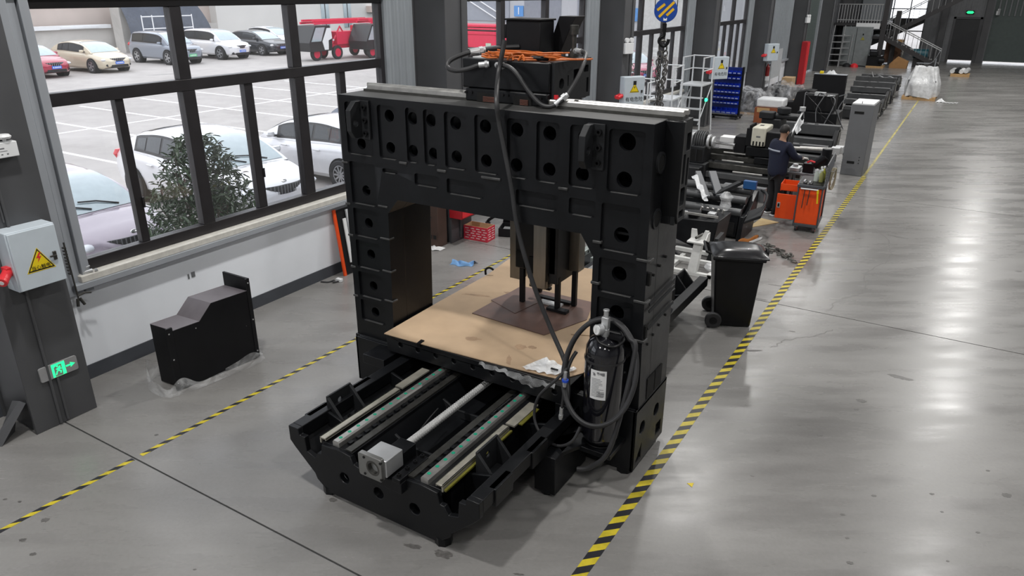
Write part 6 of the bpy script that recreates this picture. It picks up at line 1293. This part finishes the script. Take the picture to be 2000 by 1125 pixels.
# --- parts bench beyond cart
t = thing('parts_bench','low bench with dark machine parts between the worker and the tool cart','bench',(-2.5,14.9,0))
b = MB(); b.box(-2.75,-2.15,14.7,15.2,.72,.77); b.build('top', M_grey, t, bev=.01)
for x in (-2.72,-2.2):
    for y in (14.73,15.15): MB().box(x,x+.04,y,y+.04,0,.72).build('leg', M_grey, t, local=False)
t2 = thing('motor_part','dark motor part with red handle on the low bench','motor',(-2.35,14.85,.77)); b = MB(); b.box(-2.5,-2.3,14.75,14.95,.77,.95); b.cyl((-2.3,14.85,.9),(-2.1,14.85,1.1),.10,16); b.cyl((-2.12,14.85,.95),(-2.12,14.85,1.25),.09,16); b.build('motor_body', M_cast, t2, bev=.01); MB().tube([(-2.42,14.72,.98),(-2.36,14.70,1.02),(-2.28,14.70,1.0)],.018,8).build('red_handle', M_redp, t2)
t2 = thing('silver_part','silver grey casting on the left of the low bench','casting',(-2.65,14.85,.77)); MB().box(-2.74,-2.55,14.73,15.0,.77,.85).build('block', M_alu, t2, bev=.015); MB().cyl((-2.65,14.85,.85),(-2.65,14.85,.9),.05,14).build('boss', M_alu, t2)
for k, (y, x0, x1) in enumerate(((17.4,-3.35,-2.35),(17.55,-3.1,-2.3))):
    t2 = thing('steel_rod_part','long bright steel rod assembly, '+('nearer' if k == 0 else 'farther')+' one on the low black bed','rod',((x0+x1)/2,y,.66)); MB().cyl((x0,y,.72),(x1,y+.2,.72),.03,10).build('rod', M_steel, t2); MB().box(x1-.08,x1+.1,y+.1,y+.28,.64,.80).build('end_clamp', M_alu, t2, bev=.01)
# --- grey cabinet
t = thing('control_cabinet','tall grey sheet metal cabinet with white open top beside the yellow line','cabinet',(-2.05,19.0,0),R(-1))
MB().box(-.24,.24,-.45,.47,0,1.63).build('body', M_grey, t, local=True, bev=.012); MB().box(-.225,.225,-.44,.46,1.63,1.655).build('white_top', M_white, t, local=True)
for z, x0, x1 in ((1.42,-.15,.05),(.28,-.13,.03)): MB().box(x0,x1,-.456,-.449,z,z+.055).build('slot', M_hole, t, local=True)
for z in (.30,.37,.44): MB().cyl((.12,-.456,z),(.12,-.449,z),.012,8).build('round_hole', M_hole, t, local=True)
b = MB(); b.box(-.27,-.24,-.3,-.25,.42,.50); b.box(-.03,-.02,-.44,-.42,1.65,1.70); b.build('catch', M_dkplast, t, local=True)
# --- white wrapped pallet
t = thing('wrapped_pallet','pallet load wrapped in white plastic sheet standing on the aisle line','pallet load',(-1.78,35.0,0))
b = MB()
for y in (33.85,34.9,35.9): b.box(-2.4,-1.2,y,y+.12,0,.1)
for k in range(5): b.box(-2.4+.27*k,-2.28+.27*k,33.85,36.05,.1,.13)
b.build('pallet', M_wood, t)
MB().box(-2.3,-1.3,34.0,36.0,.13,.75).build('load', M_grey, t)
def wr(u, v):
    a = u*2*math.pi; ca, sa = math.cos(a), math.sin(a); sx = (abs(ca)**.45)*(1 if ca > 0 else -1); sy = (abs(sa)**.45)*(1 if sa > 0 else -1)
    k = 1-.55*max(0,v-.45)**.9; w_ = .03*math.sin(u*43+v*6)+.025*math.sin(u*71)
    return (-1.78+.60*sx*(k+w_), 34.95+1.12*sy*(k+w_), .11+1.13*v+.05*math.sin(u*29)*(1-v) - (.25*max(0,sy)*v))
MB().grid(wr, 80, 14).build('white_sheet', M_film2, t); MB().grid(lambda u, v: wr(u,1)[:1]+((lerp(wr(u,1)[1],34.95,v)),wr(u,1)[2]+.06*v) if False else (lerp(wr(u,1)[0],-1.78,v), lerp(wr(u,1)[1],34.95,v), lerp(wr(u,1)[2],1.2,v)+.05*math.sin(u*25)*v*(1-v)*4), 80, 6).build('white_sheet', M_film2, t)
setp(MB().grid(lambda u, v: (-1.15+.75*u, 33.5+.3*v+.1*math.sin(u*7), .005+.13*math.exp(-((u-.2)/.15)**2)*math.sin(math.pi*v)+.02*abs(math.sin(u*20))), 20, 8).build('film_scrap', M_film2, None),'loose clear film trailing on the floor right of the wrapped pallet','film')
# --- far end: stairs, landing, cabinets, shelf ladder, boxes
M_st = mat('dark_stair_steel',(0.035,0.033,0.035),.5); M_tr = mat('pale_tread',(0.55,0.56,0.56),.5)
st = thing('staircase','dark steel switchback staircase with railings in front of the far bright window','stairs',(-3.6,50,0))
def flight(x0, z0, x1, z1, y0, y1, n):
    d = Vector((x1-x0,0,z1-z0)); 
    for y in (y0,y1-.05): MB().hexa([(x0,y,z0-.12),(x1,y,z1-.12),(x1,y+.05,z1-.12),(x0,y+.05,z0-.12)],[(x0,y,z0+.16),(x1,y,z1+.16),(x1,y+.05,z1+.16),(x0,y+.05,z0+.16)]).build('stringer', M_st, st)
    for k in range(n):
        t_ = (k+.5)/n; x = lerp(x0,x1,t_); z = lerp(z0,z1,t_); MB().box(x-.15,x+.15,y0+.05,y1-.05,z+.03,z+.07).build('tread', M_tr, st)
flight(-1.95,0.1,-5.0,1.55,49.0,50.0,8); flight(-5.0,1.60,-1.4,3.75,50.3,51.3,12)
for y0, y1, x0, z0, x1, z1 in ((49.0,49.0,-1.95,.1,-5.0,1.55),(50.3,50.3,-5.0,1.6,-1.4,3.75)):
    for dz in (.95,.85): MB().tube([(x0,y0,z0+dz),(x1,y1,z1+dz)],.025,6).build('handrail', M_alu, st)
    for k in range(13): x = lerp(x0,x1,k/12); z = lerp(z0,z1,k/12); MB().tube([(x,y0,z+.1),(x,y0,z+.95)],.012,5).build('baluster', M_alu, st)
MB().box(-5.7,-5.0,48.9,51.4,1.50,1.62).build('landing', M_st, st)
for x, y in ((-5.08,48.9),(-4.55,50.4)): MB().box(x-.13,x+.13,y-.13,y+.13,0,9.3 if y < 49 else 3.0).build('stair_post', M_st, st)
pl_ = thing('mezzanine_deck','mezzanine deck with pale railings above the grey cabinets at the far end','deck',(-6.8,49,2.3))
MB().box(-7.7,-5.2,48.6,54.4,2.18,2.32).build('deck', M_st, pl_); MB().box(-6.5,-5.25,48.5,48.6,2.05,2.35).build('pale_fascia', M_white, pl_)
for z in (2.5,3.35): MB().tube([(-7.6,48.6,z),(-5.25,48.6,z)],.03,6).build('railing', M_alu, pl_)
for k in range(16): MB().tube([(-7.55+.15*k,48.6,2.35),(-7.55+.15*k,48.6,3.35)],.015,5).build('baluster', M_alu, pl_)
MB().box(-7.0,-5.3,53.5,53.6,2.32,3.9).build('pale_partition', M_rib, pl_)
t = thing('steel_cabinet','grey green steel cabinet with warning triangle under the mezzanine','cabinet',(-6.3,48.4,0)); MB().box(-7.1,-5.55,48.0,48.55,.05,2.15).build('body', mat('grey_green_enamel',(0.20,0.22,0.225),.5), t, bev=.01)
MB().box(-6.34,-6.32,47.99,48.0,.1,2.1).build('door_gap', M_hole, t); b = MB(); b.plate([(-6.08,1.45),(-5.86,1.45),(-5.97,1.65)],'y',47.985,48.0); b.build('warning_sign', mat('faded_yellow',(0.30,0.28,0.05),.5), t); MB().box(-6.0,-5.94,47.98,48.0,1.72,1.80).build('handle', M_hole, t)
t = thing('shelf_ladder','pale grey stepped shelf ladder in front of the grey green cabinet','ladder',(-7.2,47.3,0))
for x in (-7.5,-6.95): MB().tube([(x,47.2,0),(x+.05,47.2,1.75),(x+.08,47.2,2.25)],.03,6).build('post', M_alu, t)
for x in (-7.0,-6.55): MB().tube([(x,47.9,0),(x+.05,47.9,1.75)],.025,6).build('post', M_alu, t)
for k in range(5): MB().hexa([(-7.5,47.2,.30+.34*k),(-6.95,47.2,.30+.34*k),(-6.6,47.9,.30+.34*k),(-7.1,47.9,.30+.34*k)],[(-7.5,47.2,.34+.34*k),(-6.95,47.2,.34+.34*k),(-6.6,47.9,.34+.34*k),(-7.1,47.9,.34+.34*k)]).build('shelf', M_alu, t)
for k, (x, nm) in enumerate(((-6.5,'left'),(-6.1,'right'))): setp(MB().lathe([(0,0),(.22,.0),(.2,.12),(.1,.2),(0,.22)], (x,47.4,0), 12).build('red_bundle', M_redp if k else M_cast2, None), ('dark','dull red')[k]+' bundle on the floor in front of the grey green cabinet','bundle')
t = thing('wooden_crate_large','brown wooden crate with orange lid under the stairs','crate',(-4.3,50.2,0)); MB().box(-4.95,-4.1,50.45,51.1,.1,1.25).build('body', mat('brown_crate',(0.13,0.06,0.03),.6,var=.2), t, bev=.01); MB().box(-4.98,-4.07,50.4,51.15,1.25,1.40).build('lid', M_wood, t)
MB().box(-4.02,-3.95,50.45,50.55,.3,1.2).build('pale_strip', M_sill, t)
setp(MB().plate([(-4.35,.0),(-3.45,.0),(-3.42,.38),(-4.0,.62),(-4.35,.22)],'y',47.9,48.5).build('carton', mat('kraft_carton',(0.34,0.18,0.07),.7,var=.15), None, bev=.01),'open brown carton with sloping top left of the wrapped pallet','carton')
setp(MB().box(-2.45,-2.05,44.2,44.8,0,.40).build('carton', M_card, None, bev=.01),'brown carton behind the wrapped pallet','carton')
t = thing('drum','teal and white drum lying under the staircase','drum',(-3.0,49.5,.5)); MB().cyl((-3.35,49.5,.75),(-2.6,49.5,.75),.25,20).build('shell', mat('teal_drum',(0.02,0.10,0.13),.4), t); MB().cyl((-3.5,49.5,.75),(-3.35,49.5,.75),.25,20).build('white_end', M_alu, t); MB().box(-3.3,-2.7,49.3,49.7,0,.5).build('cradle', M_st, t)
t = thing('grey_chute','pale grey curved sheet metal chute at the foot of the stairs','chute',(-2.1,48.0,0)); MB().grid(lambda u, v: (-3.0+1.05*u, 47.9+.5*v, .35+(.9*max(0,u-.6)/.4)**2*.9-.02), 16, 3).build('sheet', M_trim, t, solid=.02); b = MB(); b.box(-2.9,-2.85,48.1,48.15,0,.34); b.box(-2.1,-2.05,48.1,48.15,0,.6); b.build('support', M_trim, t)
t = thing('roll_pallet','low pallet with wrapped white and black rolls near the far double door','pallet load',(-.7,45.0,0))
b = MB(); b.box(-1.15,-.3,44.7,45.5,0,.14); b.build('pallet', M_wood, t)
for k in range(4): r_ = MB().cyl((-1.1+.2*k,44.75,.26+.03*(k%2)),(-1.02+.2*k,45.45,.28+.03*(k%2)),.11,14).build('roll', (M_film2,M_cast2,M_paper,M_film2)[k], t)
t = thing('dark_machine','dark machine parts heaped at the foot of the stair post','machine',(-5.2,48.0,0)); b = MB(); b.box(-5.5,-4.75,47.6,48.4,.1,.65); b.box(-5.4,-5.0,47.5,47.9,.65,.9); b.cyl((-4.9,47.55,.4),(-4.6,47.55,.4),.15,14); b.build('housing', M_cast, t, bev=.02); MB().box(-5.5,-4.6,47.5,48.5,0,.1).build('skid', M_wood, t)
# --- the worker
wk = thing('person','person in navy work jacket with reflective back stripe working at the lathe','person',(-2.86,14.25,0),R(-38))
def skin(name, verts, edges, m, parent, sub=2, root=0):
    me = bpy.data.meshes.new(name); me.from_pydata([v[:3] for v in verts], edges, []); me.materials.append(m)
    o = bpy.data.objects.new(name, me); COL.objects.link(o); o.parent = parent; WM[o.as_pointer()] = wmat(parent)
    md = o.modifiers.new('skin','SKIN'); md.use_smooth_shade = True
    if not me.skin_vertices: me.attributes  # layer is made with the modifier
    for i, v in enumerate(verts): me.skin_vertices[0].data[i].radius = (v[3], v[4] if len(v) > 4 else v[3])
    me.skin_vertices[0].data[root].use_root = True
    s = o.modifiers.new('sub','SUBSURF'); s.levels = sub; s.render_levels = sub; return o
M_skin = mat('skin_tone',(0.36,0.20,0.13),.5); M_navy = mat('navy_cloth',(0.006,0.009,0.028),.85,var=.2,scale=9); M_trou = mat('black_cloth',(0.010,0.010,0.012),.85,var=.2); M_hair = mat('black_hair',(0.012,0.010,0.009),.55,var=.3,scale=40)
# local frame: facing +Y, right hand towards +X, feet at z=0
J = [(0,0,.90,.11,.10),(0,.01,1.08,.12,.09),(0,.02,1.28,.14,.095),(0,.02,1.41,.07,.06),(0,.035,1.48,.052),(0,.05,1.55,.075,.085),(0,.055,1.63,.078,.09),(0,.05,1.685,.045,.05),
     (.17,.02,1.36,.06),(.23,.16,1.14,.047),(.16,.40,1.10,.036),(-.17,.02,1.36,.06),(-.24,.18,1.16,.047),(-.10,.42,1.13,.036),
     (.095,0,.84,.085),(.10,.03,.48,.062),(.10,-.01,.09,.045),(.10,.10,.045,.042),(-.095,0,.84,.085),(-.115,.06,.48,.062),(-.12,.02,.09,.045),(-.12,.13,.045,.042)]
E_ = [(0,1),(1,2),(2,3),(3,4),(4,5),(5,6),(6,7),(2,8),(8,9),(9,10),(2,11),(11,12),(12,13),(0,14),(14,15),(15,16),(16,17),(0,18),(18,19),(19,20),(20,21)]
skin('body', J, E_, M_skin, wk)
jk = [(0,0,.70,.225,.16),(0,.0,.92,.23,.165),(0,.01,1.12,.225,.155),(0,.015,1.30,.21,.135),(0,.02,1.41,.095,.085),(.19,.02,1.36,.085),(.245,.16,1.14,.072),(.17,.37,1.105,.056),(-.19,.02,1.36,.085),(-.255,.18,1.16,.072),(-.115,.39,1.13,.056)]
skin('jacket', jk, [(0,1),(1,2),(2,3),(3,4),(3,5),(5,6),(6,7),(3,8),(8,9),(9,10)], M_navy, wk)
tr = [(0,0,.86,.145,.125),(.10,0,.74,.105),(.105,.03,.48,.085),(.105,.0,.05,.075),(-.10,0,.74,.105),(-.12,.06,.48,.085),(-.125,.03,.05,.075)]
skin('trousers', tr, [(0,1),(1,2),(2,3),(0,4),(4,5),(5,6)], M_trou, wk)
for s, y in ((.10,.03),(-.122,.06)):
    sh = MB().hexa([(s-.045,y-.11,.025),(s+.045,y-.11,.025),(s+.05,y+.17,.025),(s-.05,y+.17,.025)],[(s-.04,y-.10,.10),(s+.04,y-.10,.10),(s+.04,y+.14,.06),(s-.04,y+.14,.06)]).build('shoe', M_dkplast, wk, local=True, bev=.02)
    MB().box(s-.05,s+.05,y-.12,y+.18,0,.03).build('white_sole', M_paper, sh, local=True, bev=.01)
hb = MB().grid(lambda u, v: (0+.088*math.sin(u*2*math.pi)*math.sin(v*1.95), .035-.098*math.cos(u*2*math.pi)*math.sin(v*1.95)+.012, 1.62+.108*math.cos(v*1.95)), 28, 12); hb.build('hair', M_hair, wk, local=True)
for s in (-1,1): MB().lathe([(0,-.012),(.022,-.008),(.026,0),(.02,.01),(0,.012)], (0,0,0), 10, Matrix.Translation((s*.083,.055,1.585))@Matrix.Rotation(R(90),4,'Y')@Matrix.Diagonal((1.3,.8,.8,1))).build('ear', M_skin, wk, local=True)
MB().lathe([(0,-.02),(.014,-.015),(.012,.01),(0,.025)], (0,.152,1.575), 8).build('nose', M_skin, wk, local=True)
for s in (-1,1): MB().lathe([(0,-.008),(.01,0),(0,.008)], (s*.032,.135,1.60), 8).build('eye', M_ink, wk, local=True)
MB().box(-.022,.022,.125,.138,1.535,1.542).build('mouth', mat('lip_tone',(0.28,0.11,0.09),.5), wk, local=True)
b = MB(); b.grid(lambda u, v: (lerp(-.165,.165,u), -.158-.012*math.cos((u-.5)*3)+.02*abs(u-.5)*2, lerp(1.245,1.275,v)), 12, 2); b.build('reflective_stripe', mat('reflective_tape',(0.42,0.45,0.52),.35), wk, local=True, solid=.004)
M_glove = mat('white_glove',(0.72,0.72,0.70),.7)
for s, bx_, by_, bz_ in ((1,.16,.40,1.10),(-1,-.10,.42,1.13)):
    V = [(bx_,by_,bz_,.032,.026),(bx_-.01*s,by_+.06,bz_-.005,.040,.020)]; Ed = [(0,1)]
    for k, l in enumerate((.060,.070,.066,.052)):
        q = (k-1.5)*.020; i = len(V); V += [(bx_+q,by_+.095,bz_-.008,.010),(bx_+q,by_+.095+l*.55,bz_-.02,.009),(bx_+q-.003*s,by_+.095+l*.85,bz_-.045,.008)]; Ed += [(1,i),(i,i+1),(i+1,i+2)]
    i = len(V); V += [(bx_-.04*s,by_+.05,bz_-.01,.011),(bx_-.055*s,by_+.085,bz_-.025,.010),(bx_-.05*s,by_+.115,bz_-.035,.008)]; Ed += [(0,i),(i,i+1),(i+1,i+2)]
    skin('glove', V, Ed, M_glove, wk, sub=1)
